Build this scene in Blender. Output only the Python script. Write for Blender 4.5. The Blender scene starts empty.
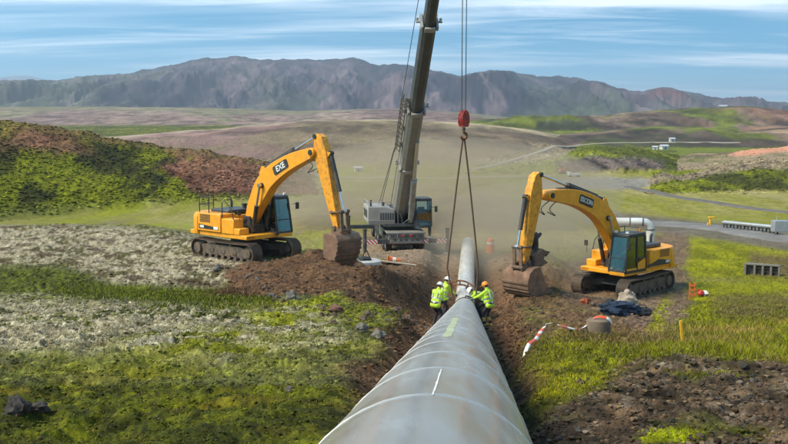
import bpy, bmesh, math, random
import numpy as np
from mathutils import Vector, Matrix, noise as mnoise
R = math.radians
random.seed(7)
RS = np.random.RandomState(11)
sc = bpy.context.scene
COL = sc.collection
CAMZ = 9.0                 # eye height over the valley floor
FPX = 900.0                # focal length in photo pixels (photo 788 x 444)
PITCH = math.atan(97 / 900)
CP, SP = math.cos(PITCH), math.sin(PITCH)

def slope(py):
    """rise per metre of distance seen at photo row py"""
    v = (222 - py) / FPX
    return (v * CP - SP) / (CP + v * SP)

def at(px, py, Y):
    u = (px - 394) / FPX; v = (222 - py) / FPX
    k = Y / (CP + v * SP)
    return Vector((u * k, Y, CAMZ + (v * CP - SP) * k))

# ------------------------------------------------------------------ noise
_tab = RS.rand(256, 256).astype(np.float32)
_tabf = np.concatenate([np.concatenate([_tab, _tab[:, :1]], 1), np.concatenate([_tab, _tab[:, :1]], 1)[:1]], 0).ravel().copy()   # 257 x 257
def vnoise(x, y, s=0):
    x = np.asarray(x, dtype=np.float32) + np.float32(s * 17.31); y = np.asarray(y, dtype=np.float32) + np.float32(s * 9.77)
    xf = np.floor(x); yf = np.floor(y)
    fx = x - xf; fy = y - yf
    fx *= fx * (3 - 2 * fx); fy *= fy * (3 - 2 * fy)
    i = (xf.astype(np.int32) & 255) * 257 + (yf.astype(np.int32) & 255)
    a = _tabf[i]; b = _tabf[i + 257]; c = _tabf[i + 1]; d = _tabf[i + 258]
    a = a + (b - a) * fx; c = c + (d - c) * fx
    return a + (c - a) * fy
def fbm(x, y, s=0, o=4, g=.5, l=2.03):
    t = 0; a = 1; n = 0
    c, sn = math.cos(.6), math.sin(.6)
    for k in range(o):
        t = t + a * vnoise(x, y, s + k * 3); n += a; a *= g
        x, y = (x * c - y * sn) * l, (x * sn + y * c) * l
    return t / n
def ridged(x, y, s=0, o=4, g=.5):
    t = 0; a = 1; n = 0
    for k in range(o):
        t = t + a * (1 - np.abs(2 * vnoise(x, y, s + k * 5) - 1)); n += a; a *= g
        x, y = x * 2.07, y * 2.07
    return t / n
def sst(a, b, x):
    t = np.clip((x - a) / (b - a), 0, 1)
    return t * t * (3 - 2 * t)
def lerp(a, b, t): return a + (b - a) * t

# ------------------------------------------------------------------ materials
MATS = {}
def nd(nt, t, **kw):
    n = nt.nodes.new(t)
    for k, v in kw.items(): setattr(n, k, v)
    return n
def mat(name, col, rough=.6, metal=0., var=.15, vscale=6., dirt=None, damt=.4, dscale=2.2, bump=0., spec=.5, bscale=40, emit=None):
    """paint / metal / cloth with uneven colour, grime patches and a fine bump"""
    if name in MATS: return MATS[name]
    m = bpy.data.materials.new(name); m.use_nodes = True; nt = m.node_tree
    b = nt.nodes['Principled BSDF']; L = nt.links
    b.inputs['Roughness'].default_value = rough; b.inputs['Metallic'].default_value = metal
    b.inputs['Specular IOR Level'].default_value = spec
    tc = nd(nt, 'ShaderNodeTexCoord')
    n1 = nd(nt, 'ShaderNodeTexNoise'); n1.inputs['Scale'].default_value = vscale; n1.inputs['Detail'].default_value = 5
    L.new(tc.outputs['Object'], n1.inputs['Vector'])
    mr = nd(nt, 'ShaderNodeMapRange'); mr.inputs['From Min'].default_value = .3; mr.inputs['From Max'].default_value = .7
    mr.inputs['To Min'].default_value = 1 - var; mr.inputs['To Max'].default_value = 1 + var
    L.new(n1.outputs['Fac'], mr.inputs['Value'])
    mx = nd(nt, 'ShaderNodeMix', data_type='RGBA', blend_type='MULTIPLY'); mx.inputs[0].default_value = 1
    mx.inputs[6].default_value = (*col, 1); L.new(mr.outputs[0], mx.inputs[7])
    out = mx.outputs[2]
    if dirt:
        n2 = nd(nt, 'ShaderNodeTexNoise'); n2.inputs['Scale'].default_value = dscale; n2.inputs['Detail'].default_value = 8
        n2.inputs['Roughness'].default_value = .68
        L.new(tc.outputs['Object'], n2.inputs['Vector'])
        m2 = nd(nt, 'ShaderNodeMapRange'); c = .62 - .28 * damt
        m2.inputs['From Min'].default_value = c - .06; m2.inputs['From Max'].default_value = c + .12
        m2.inputs['To Max'].default_value = min(1, .45 + damt * .6)
        L.new(n2.outputs['Fac'], m2.inputs['Value'])
        mx2 = nd(nt, 'ShaderNodeMix', data_type='RGBA'); mx2.inputs[7].default_value = (*dirt, 1)
        L.new(m2.outputs[0], mx2.inputs[0]); L.new(out, mx2.inputs[6]); out = mx2.outputs[2]
        mr3 = nd(nt, 'ShaderNodeMapRange'); mr3.inputs['To Min'].default_value = rough; mr3.inputs['To Max'].default_value = .95
        L.new(m2.outputs[0], mr3.inputs['Value']); L.new(mr3.outputs[0], b.inputs['Roughness'])
    L.new(out, b.inputs['Base Color'])
    if bump:
        n3 = nd(nt, 'ShaderNodeTexNoise'); n3.inputs['Scale'].default_value = bscale; n3.inputs['Detail'].default_value = 4
        L.new(tc.outputs['Object'], n3.inputs['Vector'])
        bp = nd(nt, 'ShaderNodeBump'); bp.inputs['Strength'].default_value = bump; bp.inputs['Distance'].default_value = .02
        L.new(n3.outputs['Fac'], bp.inputs['Height']); L.new(bp.outputs[0], b.inputs['Normal'])
    MATS[name] = m
    return m
def glass(name, tint=(.70, .80, .75), k=.35):
    if name in MATS: return MATS[name]
    m = bpy.data.materials.new(name); m.use_nodes = True; nt = m.node_tree; L = nt.links
    o = nt.nodes['Material Output']; nt.nodes.remove(nt.nodes['Principled BSDF'])
    t = nd(nt, 'ShaderNodeBsdfTransparent'); t.inputs[0].default_value = (*tint, 1)
    g = nd(nt, 'ShaderNodeBsdfGlossy'); g.inputs['Roughness'].default_value = .04; g.inputs[0].default_value = (.9, .95, .95, 1)
    f = nd(nt, 'ShaderNodeFresnel'); f.inputs[0].default_value = 1.5
    a = nd(nt, 'ShaderNodeMath', operation='MULTIPLY_ADD'); a.inputs[1].default_value = .9; a.inputs[2].default_value = .03
    L.new(f.outputs[0], a.inputs[0])
    x = nd(nt, 'ShaderNodeMixShader'); L.new(a.outputs[0], x.inputs[0]); L.new(t.outputs[0], x.inputs[1]); L.new(g.outputs[0], x.inputs[2])
    L.new(x.outputs[0], o.inputs[0]); MATS[name] = m
    return m

# ------------------------------------------------------------------ mesh builder
class MB:
    def __init__(s): s.v = []; s.f = []; s.m = []; s.mi = 0
    def add(s, vs, fs, M=None):
        o = len(s.v)
        if M is not None: vs = [M @ Vector(p) for p in vs]
        s.v += [tuple(p) for p in vs]; s.f += [tuple(i + o for i in f) for f in fs]; s.m += [s.mi] * len(fs)
        return s
    def box(s, c, d, M=None, taper=1.):
        x, y, z = (k / 2 for k in d); t = taper
        vs = [(-x, -y, -z), (x, -y, -z), (x, y, -z), (-x, y, -z), (-x * t, -y * t, z), (x * t, -y * t, z), (x * t, y * t, z), (-x * t, y * t, z)]
        T = Matrix.Translation(c)
        if M is not None: T = T @ M.to_4x4()
        return s.add(vs, [(0, 3, 2, 1), (4, 5, 6, 7), (0, 1, 5, 4), (1, 2, 6, 5), (2, 3, 7, 6), (3, 0, 4, 7)], T)
    def bar(s, p0, p1, w, h, up=(0, 0, 1)):
        p0 = Vector(p0); p1 = Vector(p1); d = p1 - p0; L = d.length; d.normalize(); up = Vector(up)
        if abs(d.dot(up)) > .98: up = Vector((1, 0, 0))
        sd = d.cross(up).normalized(); u = sd.cross(d)
        return s.box((p0 + p1) / 2, (L, w, h), Matrix((d, -sd, u)).transposed())
    def prism(s, pts, y0, y1, M=None, inset=0):
        n = len(pts); a = sum(pts[i][0] * pts[(i + 1) % n][1] - pts[(i + 1) % n][0] * pts[i][1] for i in range(n))
        if a < 0: pts = pts[::-1]
        vs = [(p[0], y0, p[1]) for p in pts] + [(p[0], y1, p[1]) for p in pts]
        fs = [tuple(range(n)), tuple(range(2 * n - 1, n - 1, -1))]
        fs += [(i, i + n, (i + 1) % n + n, (i + 1) % n) for i in range(n)]
        return s.add(vs, fs, M)
    def cyl(s, p0, p1, r0, r1=None, n=14, caps=True):
        r1 = r0 if r1 is None else r1
        return s.tube([p0, p1], [r0, r1], n, caps)
    def tube(s, path, r, n=8, caps=True):
        P = [Vector(p) for p in path]; k = len(P)
        rr = r if isinstance(r, (list, tuple)) else [r] * k
        o = len(s.v); up = None
        for i, p in enumerate(P):
            d = (P[min(i + 1, k - 1)] - P[max(i - 1, 0)]).normalized()
            if up is None:
                up = Vector((0, 0, 1)) if abs(d.z) < .9 else Vector((1, 0, 0))
            sd = d.cross(up)
            if sd.length < 1e-5: sd = d.orthogonal()
            sd.normalize(); up = sd.cross(d).normalized()
            for j in range(n):
                a = 2 * math.pi * j / n
                s.v.append(tuple(p + (sd * math.cos(a) + up * math.sin(a)) * rr[i]))
        for i in range(k - 1):
            for j in range(n):
                a = o + i * n + j; b = o + i * n + (j + 1) % n
                s.f.append((a, b, b + n, a + n)); s.m.append(s.mi)
        if caps:
            s.f.append(tuple(o + j for j in range(n))[::-1]); s.f.append(tuple(o + (k - 1) * n + j for j in range(n))); s.m += [s.mi] * 2
        return s
    def lathe(s, prof, n=20, M=None, arc=2 * math.pi):
        vs = []; fs = []; k = len(prof)
        for j in range(n):
            a = arc * j / n
            vs += [(r * math.cos(a), r * math.sin(a), z) for r, z in prof]
        for j in range(n):
            for i in range(k - 1):
                a = j * k + i; b = ((j + 1) % n) * k + i
                fs.append((a, b, b + 1, a + 1))
        return s.add(vs, fs, M)
    def ell(s, c, r, nu=14, nv=9, M=None, jit=0, seed=0, fr=1.5):
        vs = []; fs = []
        for i in range(nv + 1):
            t = math.pi * i / nv
            for j in range(nu):
                a = 2 * math.pi * j / nu
                d = Vector((math.sin(t) * math.cos(a), math.sin(t) * math.sin(a), math.cos(t)))
                k = 1 + jit * mnoise.noise(d * fr + Vector((seed * 3.1, seed * 1.7, 0))) + .5 * jit * mnoise.noise(d * fr * 2.3 + Vector((seed * 1.1, 0, seed)))
                vs.append((d.x * r[0] * k, d.y * r[1] * k, d.z * r[2] * k))
        for i in range(nv):
            for j in range(nu):
                a = i * nu + j; b = i * nu + (j + 1) % nu
                fs.append((a, a + nu, b + nu, b))
        T = Matrix.Translation(c)
        if M is not None: T = T @ M.to_4x4()
        return s.add(vs, fs, T)
    def build(s, name, mats, parent=None, bevel=0, xf=None, sharp=35, flat=False):
        me = bpy.data.meshes.new(name)
        me.from_pydata(s.v, [], s.f)
        if not isinstance(mats, (list, tuple)): mats = [mats]
        for m in mats: me.materials.append(m)
        if len(mats) > 1: me.polygons.foreach_set('material_index', s.m)
        if xf is not None: me.transform(xf)
        if not flat:
            me.polygons.foreach_set('use_smooth', [True] * len(me.polygons))
            me.set_sharp_from_angle(angle=R(sharp))
        me.update()
        o = bpy.data.objects.new(name, me); COL.objects.link(o)
        if parent is not None: o.parent = parent
        if bevel:
            b = o.modifiers.new('edge', 'BEVEL'); b.width = bevel; b.segments = 2; b.limit_method = 'ANGLE'; b.angle_limit = R(40)
            b.use_clamp_overlap = True
        return o
def tag(o, label=None, cat=None, group=None, kind=None):
    if label: o['label'] = label
    if cat: o['category'] = cat
    if group: o['group'] = group
    if kind: o['kind'] = kind
    return o
def empty(name, loc, rz=0, label=None, cat=None, group=None):
    o = bpy.data.objects.new(name, None); COL.objects.link(o)
    o.location = loc; o.rotation_euler = (0, 0, rz); o.empty_display_size = .2
    return tag(o, label, cat, group)
def text_mesh(s, size, name, m, M, parent, depth=.004, shear=0.):
    cu = bpy.data.curves.new(name, 'FONT'); cu.body = s; cu.size = size; cu.extrude = depth
    cu.align_x = 'CENTER'; cu.align_y = 'CENTER'; cu.offset = size * .02; cu.shear = shear
    t = bpy.data.objects.new(name, cu); COL.objects.link(t)
    dg = bpy.context.evaluated_depsgraph_get(); dg.update()
    me = bpy.data.meshes.new_from_object(t.evaluated_get(dg))
    bpy.data.objects.remove(t); bpy.data.curves.remove(cu)
    me.transform(M); me.materials.clear(); me.materials.append(m)
    o = bpy.data.objects.new(name, me); COL.objects.link(o); o.parent = parent
    return o
# ------------------------------------------------------------------ the pipe line (needed by the trench)
PX0, PXS, PZ0, PZS, PR = -.135, .0834, -.78, -.1849, .43
YJ = 37.5                                   # where the two lengths of pipe meet
P1 = at(468, 243, 64.0)
PJ = Vector((PX0 + PXS * YJ, YJ, CAMZ + PZ0 + PZS * YJ))
def pipe_x(y):
    return np.where(y < YJ, PX0 + PXS * y, PJ.x + (P1.x - PJ.x) * (y - YJ) / (P1.y - YJ))
def pipe_z(y):
    return np.where(y < YJ, PZ0 + PZS * y, PJ.z - CAMZ + (P1.z - PJ.z) * (y - YJ) / (P1.y - YJ))

LP = np.array([(-40, 2.5), (-12, -.3), (0, -1.35), (8, -2.62), (14, -3.5), (20, -4.4), (28, -5.5), (33, -6.35), (36, -6.95), (38, -6.85), (42, -6.75), (50, -6.85), (60, -6.75), (66, -7.5), (74, -8.7), (86, -9), (170, -9)])
RP = np.array([(-40, 2.5), (-12, -.3), (0, -1.35), (5, -2.05), (10, -2.8), (20, -4.45), (30, -6.3), (38, -7.85), (46, -8.6), (52, -8.75), (62, -8.95), (90, -9), (170, -9)])
FARP = np.array([(0, 0), (170, 0), (300, .9), (450, 4.5), (600, 8), (1000, 9), (1600, 9), (30000, 9)])

HILL = ([-700, -300, -60, 0, 40, 80, 130, 165, 200, 240, 270, 300, 330, 355], [108, 112, 118, 122, 126, 133, 141, 147, 151, 159, 166, 175, 184, 190])
FARM = ([-900, -500, -200, 0, 75, 130, 165, 190, 205, 215, 235, 260, 295, 325, 355, 366, 380, 394, 409, 430, 459, 470, 484, 499, 514, 539, 564, 594, 619, 639, 648, 659, 668, 679, 704, 719, 744, 769, 788, 900, 1200, 1700],
        [80, 66, 76, 82.5, 79, 72.5, 66, 62, 58.5, 57, 57, 59, 60, 59, 58, 62, 66, 63, 65, 70, 76.5, 75, 72, 70, 71, 77, 77.5, 81.5, 90, 92.5, 90.5, 88.5, 89, 91, 97, 99, 99, 101.5, 103, 104, 96, 90])
MIDL = ([-900, -200, 0, 100, 200, 300, 400, 460, 520, 600], [104, 106, 107.5, 107, 108, 111, 108.5, 113, 119, 124])
SLOPEL = ([20, 60, 120, 180, 250, 330, 400, 470, 530, 575], [140, 139, 137, 132, 126, 121, 121, 124, 131, 139])
HILLR = ([430, 470, 520, 560, 600, 650, 690, 745, 788, 850, 1000, 1500], [130, 121, 117, 117, 116, 111, 108, 107.5, 112, 110, 104, 100])
HILLR2 = ([535, 570, 610, 650, 700, 740, 788, 900, 1300], [136, 134, 131, 128, 128, 131, 127, 122, 118])
CLIFF = ([450, 490, 520, 556, 575, 600, 625, 642, 656, 670, 690], [165, 163, 161, 155, 152, 149, 149, 151, 154, 159, 165])
MOUND = ([626, 640, 662, 680, 700, 720, 745, 765, 790, 830, 900, 1300], [191, 186, 178, 179, 174, 171, 167, 164, 165, 166, 160, 150])
BACKR = ([630, 660, 690, 720, 760, 800, 900, 1300], [164, 162, 159, 154, 149, 146, 142, 138])

def ridge(z, px, D, crest, Yc, wf, wb, base, p=1.0, jit=0, x=0, y=0):
    zc = slope(np.interp(px, crest[0], crest[1])) * Yc
    t = (D - Yc) / np.where(D < Yc, wf, wb)
    s = np.clip(1 - np.abs(t), 0, 1); s = np.where(D < Yc, s ** p, s * s * (3 - 2 * s))
    x0, x1 = crest[0][0], crest[0][-1]
    s = s * sst(x0 - 2, x0 + 22, px) * (sst(x1 + 2, x1 - 22, px) if x1 < 1200 else 1)
    up = np.maximum(zc - z, 0)
    zz = z + up * s + jit * np.minimum(s * 3, 1) * np.clip(up / 3, 0, 1) * (1 - s * .75)
    m = np.where(up > .25, s, 0)
    return zz, m

PADS = []   # (x, y, z, r0, r1) flattened working spots
def terrain(x, y, want=False):
    x = np.asarray(x, float); y = np.asarray(y, float)
    r = np.hypot(x, y)
    D = np.maximum(y, .45 * r)
    px = np.clip(394 + 900 * x / np.maximum(y, .35 * r + .01), -900, 1700)
    M = {}
    xp = pipe_x(y); pz = pipe_z(y)
    d = x - xp; ad = np.abs(d)
    wob = (fbm(x * .7, y * .7, 3, 3) - .5)
    # -- valley side the camera stands on
    ye = y + np.where(y > 44, 14 * sst(-18, -7, x) * sst(44, 50, y), 0)
    zl = np.interp(ye, LP[:, 0], LP[:, 1]); zr = np.interp(y, RP[:, 0], RP[:, 1])
    z = lerp(zl, zr, sst(-2.2, 2.2, d))
    z = z + np.interp(D, FARP[:, 0], FARP[:, 1])
    # low ridges across the moss on the left, dark bumps on the right
    near = 1 - sst(55, 90, D)
    midr = sst(80, 110, D) * sst(400, 250, D)
    z = z + near * ((fbm(x * .16, y * .28, 5, 3) - .5) * .55 + (fbm(x * .9, y * .9, 8, 3) - .5) * .16) * sst(1.0, 3.0, ad)
    z = z - .35 * np.exp(-((y - 36.2 - .12 * (x + 10)) / 1.1) ** 2) * sst(-5.0, -8.5, x)
    z = z + (fbm(x * .05, y * .05, 9, 3) - .5) * .8 * sst(60, 100, D)
    # spoil heap left of the trench
    ax, ay, bx, by = -4.3, 40.6, .0, 41.2
    tt = np.clip(((x - ax) * (bx - ax) + (y - ay) * (by - ay)) / ((bx - ax) ** 2 + (by - ay) ** 2), 0, 1)
    dyh = y - ay - tt * (by - ay); ds = np.hypot((x - ax - tt * (bx - ax)) * .95, np.where(dyh < 0, dyh * .30, dyh * .85)) + wob * 1.6
    hp = sst(4.0, .7, ds)
    z = z + hp * (.62 + .38 * sst(0, .45, tt) + .12 * np.sin(tt * 9))
    M['heap'] = sst(.05, .3, hp)
    # banks of dug earth beside the far length
    bank = pz - PR - .2 + .85 * sst(.9, 3.2, ad + wob)
    kb = sst(37, 42, y) * (1 - sst(56, 66, y)) * (1 - sst(3.6, 7.0, ad + wob * 2))
    z = lerp(z, bank, kb * np.where(z < bank, 1, .75)); M['bank'] = kb
    # trench
    w = np.where(d < 0, .92 + np.clip(.036 * y, 0, 1.45), .48 + np.clip(.052 * y, 0, 1.75)) + wob * .55 * sst(6, 14, y) + np.where(d < 0, 2.1 * sst(22, 30, y) * (1 - sst(37, 42, y)), 0)
    fw = np.minimum(.34 + .02 * np.clip(y, 0, 40), w - .1)
    floor = pz - PR - .08 - .22 * sst(14, 32, y)
    kt = sst(0, 1, np.clip((w - ad) / np.maximum(w - fw, .05), 0, 1)) * (1 - sst(60, 66, y))
    kt = kt ** .75
    z = np.where(z > floor, lerp(z, floor, kt), z)
    M['trench'] = sst(-.25, .25, w - ad + wob * .35) * (1 - sst(58, 64, y)) * sst(5, 9, y + d * 1.5)
    for (qx, qy, qz, r0, r1) in PADS:
        k = 1 - sst(r0, r1, np.hypot(x - qx, y - qy))
        z = lerp(z, qz, k)
    # clods and hummocks
    soil = np.clip(M['heap'] + M['trench'] + M['bank'], 0, 1)
    M['soil'] = soil
    z = z + near * soil * ((fbm(x * 2.6, y * 2.6, 12, 3) - .5) * .17 + (np.maximum(fbm(x * 6, y * 6, 15, 2), .5) - .5) * .16) * sst(.25, .9, ad)
    hum = np.abs(fbm(x * 1.7, y * 2.1, 21, 5, .58) - .5)
    z = z + near * (1 - soil) * (.08 - hum * .50 + (fbm(x * 5, y * 6, 25, 3) - .5) * .13) * sst(.5, 1.6, ad)
    M['hum'] = hum
    # -- hills
    if D.max() < 75:
        for k_ in ('hill', 'mound', 'backr', 'cliff', 'slopel', 'hillr2', 'hillr', 'midl', 'far', 'blue'): M[k_] = np.zeros(x.shape)
        return (z + CAMZ, M, px, D, d) if want else z + CAMZ
    n1 = fbm(x * .05, y * .05, 31, 4) - .5
    zr1 = ridged(x * .11 + n1, y * .035, 33, 4) - .5
    z, M['hill'] = ridge(z, px, D, HILL, 112 + np.clip(px, -200, 400) * .1, 28, 70, -9, .85, n1 * 1.2 + zr1 * 1.0)
    z, M['mound'] = ridge(z, px, D, MOUND, 138, 22, 50, -9, .8, n1 * 1.4)
    z, M['backr'] = ridge(z, px, D, BACKR, 215, 75, 60, -9, .8, n1 * 2)
    cz = ridged(x * .13, y * .02, 36, 3) - .5
    z, M['cliff'] = ridge(z, px, D, CLIFF, 205 + (n1 * 16), 40, 90, -9, .55, n1 * 1.2 + cz * 1.6)
    z = z + midr * np.clip(M['hill'] + M['mound'] + M['cliff'] + M['backr'], 0, 1) * ((fbm(x * .45, y * .2, 37, 3) - .5) * 1.1 + (fbm(x * 1.3, y * .8, 38, 2) - .5) * .4)
    n2 = fbm(x * .012, y * .012, 41, 5) - .5
    rg = ridged(x * .018 + n2 * .7, y * .006, 43, 5) - .5
    z, M['slopel'] = ridge(z, px, D, SLOPEL, 390, 215, 160, -9, 1.25, n2 * 5 + rg * 7 + (fbm(x * .05, y * .02, 46, 4, .6) - .5) * 4)
    z, M['hillr2'] = ridge(z, px, D, HILLR2, 430, 120, 100, -6, 1.0, n2 * 8 + rg * 5 + (fbm(x * .06, y * .03, 45, 4, .6) - .5) * 5)
    z, M['hillr'] = ridge(z, px, D, HILLR, 680, 190, 200, -5, .9, n2 * 14 + rg * 14 + (fbm(x * .05, y * .02, 44, 4, .6) - .5) * 9)
    n3 = fbm(x * .004, y * .004, 51, 5) - .5
    z, M['midl'] = ridge(z, px, D, MIDL, 1250, 500, 300, -4, 1.2, n3 * 12 + rg * 6)
    gx = ridged(x * .0048 + n3 * .9, y * .0011, 55, 5, .55) - .55
    gx = gx + (ridged(x * .013 + n3 * 2.2, y * .0016, 63, 4, .6) - .55) * .45
    n4 = fbm(x * .0016, y * .0016, 58, 4) - .5
    z, M['far'] = ridge(z, px, D, FARM, 3000, 1250, 1500, 0, 1.05, 0)
    f = M['far']; z = z + np.where(f > 0, (gx * 130 + n4 * 70 + n3 * 40 + (ridged(x * .0017, y * .0006, 65, 3) - .6) * 130) * np.clip(f * 3, 0, 1) * (1 - f) * 1.35 + (gx * 22 + (fbm(x * .012, y * .004, 61, 4, .65) - .5) * 26) * f, 0)
    cap = slope(np.interp(px, FARM[0], FARM[1])) * D + (fbm(x * .011, y * .004, 66, 4, .65) - .5) * 26 + (fbm(x * .05, y * .01, 67, 2) - .5) * 8
    z = np.where(f > 0, np.minimum(z, cap), z)
    z2, M['blue'] = ridge(z, px, D, ([-900, -300, -60, -20, 5, 20, 35, 52, 70, 100, 160, 1700], [82, 70, 76, 80, 77.5, 75, 74.5, 78, 84, 96, 106, 112]), 9000, 1500, 2000, 0, 1, n4 * 30)
    z = z2
    if want: return z + CAMZ, M, px, D, d
    return z + CAMZ
def gz(x, y): return float(terrain(np.array([x]), np.array([y]))[0])
_Ys = np.geomspace(1.2, 700, 1500)
def hit(px, py):
    """where the line of sight through a photo pixel meets the ground"""
    u = (px - 394) / FPX; v = (222 - py) / FPX
    k = _Ys / (CP + v * SP)
    z = CAMZ + (v * CP - SP) * k
    t = terrain(u * k, _Ys)
    i = np.argmax(t > z)
    Y = _Ys[i]; kk = Y / (CP + v * SP)
    return Vector((u * kk, Y, float(t[i])))

EXL = at(246, 257, 46.0); EXR = at(623, 291, 46.0); CRN = at(402, 250, 64.0)
PADS += [(EXL.x, EXL.y, EXL.z - CAMZ, 2.6, 4.6), (EXR.x, EXR.y, EXR.z - CAMZ, 2.8, 5.0), (CRN.x, CRN.y + 3, -9.0, 6.0, 9.0)]
EXL.z = EXL.z; CRN.z = CAMZ - 9.0

# ------------------------------------------------------------------ ground sheet
def image_xy(x, y, z):
    zz = z - CAMZ
    dep = y * CP - zz * SP; up = y * SP + zz * CP
    dep = np.where(dep < .2, .2, dep)
    return 394 + 900 * x / dep, 222 - 900 * up / dep

def polym(px, py, pts, soft, wx=0, wy=0):
    """soft mask of a polygon"""
    X = px + wx; Y = py + wy
    P_ = np.array(pts)
    if X.max() < P_[:, 0].min() - soft or X.min() > P_[:, 0].max() + soft or Y.max() < P_[:, 1].min() - soft or Y.min() > P_[:, 1].max() + soft: return np.zeros(X.shape)
    inside = np.zeros(X.shape, bool); dist = np.full(X.shape, 1e9)
    n = len(pts)
    for i in range(n):
        x0, y0 = pts[i]; x1, y1 = pts[(i + 1) % n]
        c = (y0 > Y) != (y1 > Y)
        inside ^= c & (X < (x1 - x0) * (Y - y0) / ((y1 - y0) if y1 != y0 else 1e-9) + x0)
        t = np.clip(((X - x0) * (x1 - x0) + (Y - y0) * (y1 - y0)) / ((x1 - x0) ** 2 + (y1 - y0) ** 2), 0, 1)
        dist = np.minimum(dist, np.hypot(X - x0 - t * (x1 - x0), Y - y0 - t * (y1 - y0)))
    sd = np.where(inside, dist, -dist)
    return sst(-soft, soft, sd)

C = lambda *a: np.array(a, float)
MOSS_DK, MOSS, MOSS_YL = C(.038, .044, .010), C(.098, .108, .018), C(.19, .19, .026)
GRASS, GRASS_BR = C(.052, .085, .011), C(.17, .23, .02)
LICHEN, LICHEN_W = C(.23, .195, .13), C(.40, .35, .26)
SOIL, SOIL_DK, SOIL_LT = C(.108, .060, .035), C(.044, .026, .017), C(.185, .120, .077)
LAVA, LAVA_GY = C(.05, .036, .027), C(.14, .115, .095)
RED, RED_LT = C(.16, .066, .045), C(.24, .13, .10)
FIELD, FIELD_DRY = C(.155, .175, .035), C(.22, .20, .085)
GRAVEL = C(.17, .135, .11)
def mixc(c, col, m): return c + (col - c) * np.asarray(m)[..., None]

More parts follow.
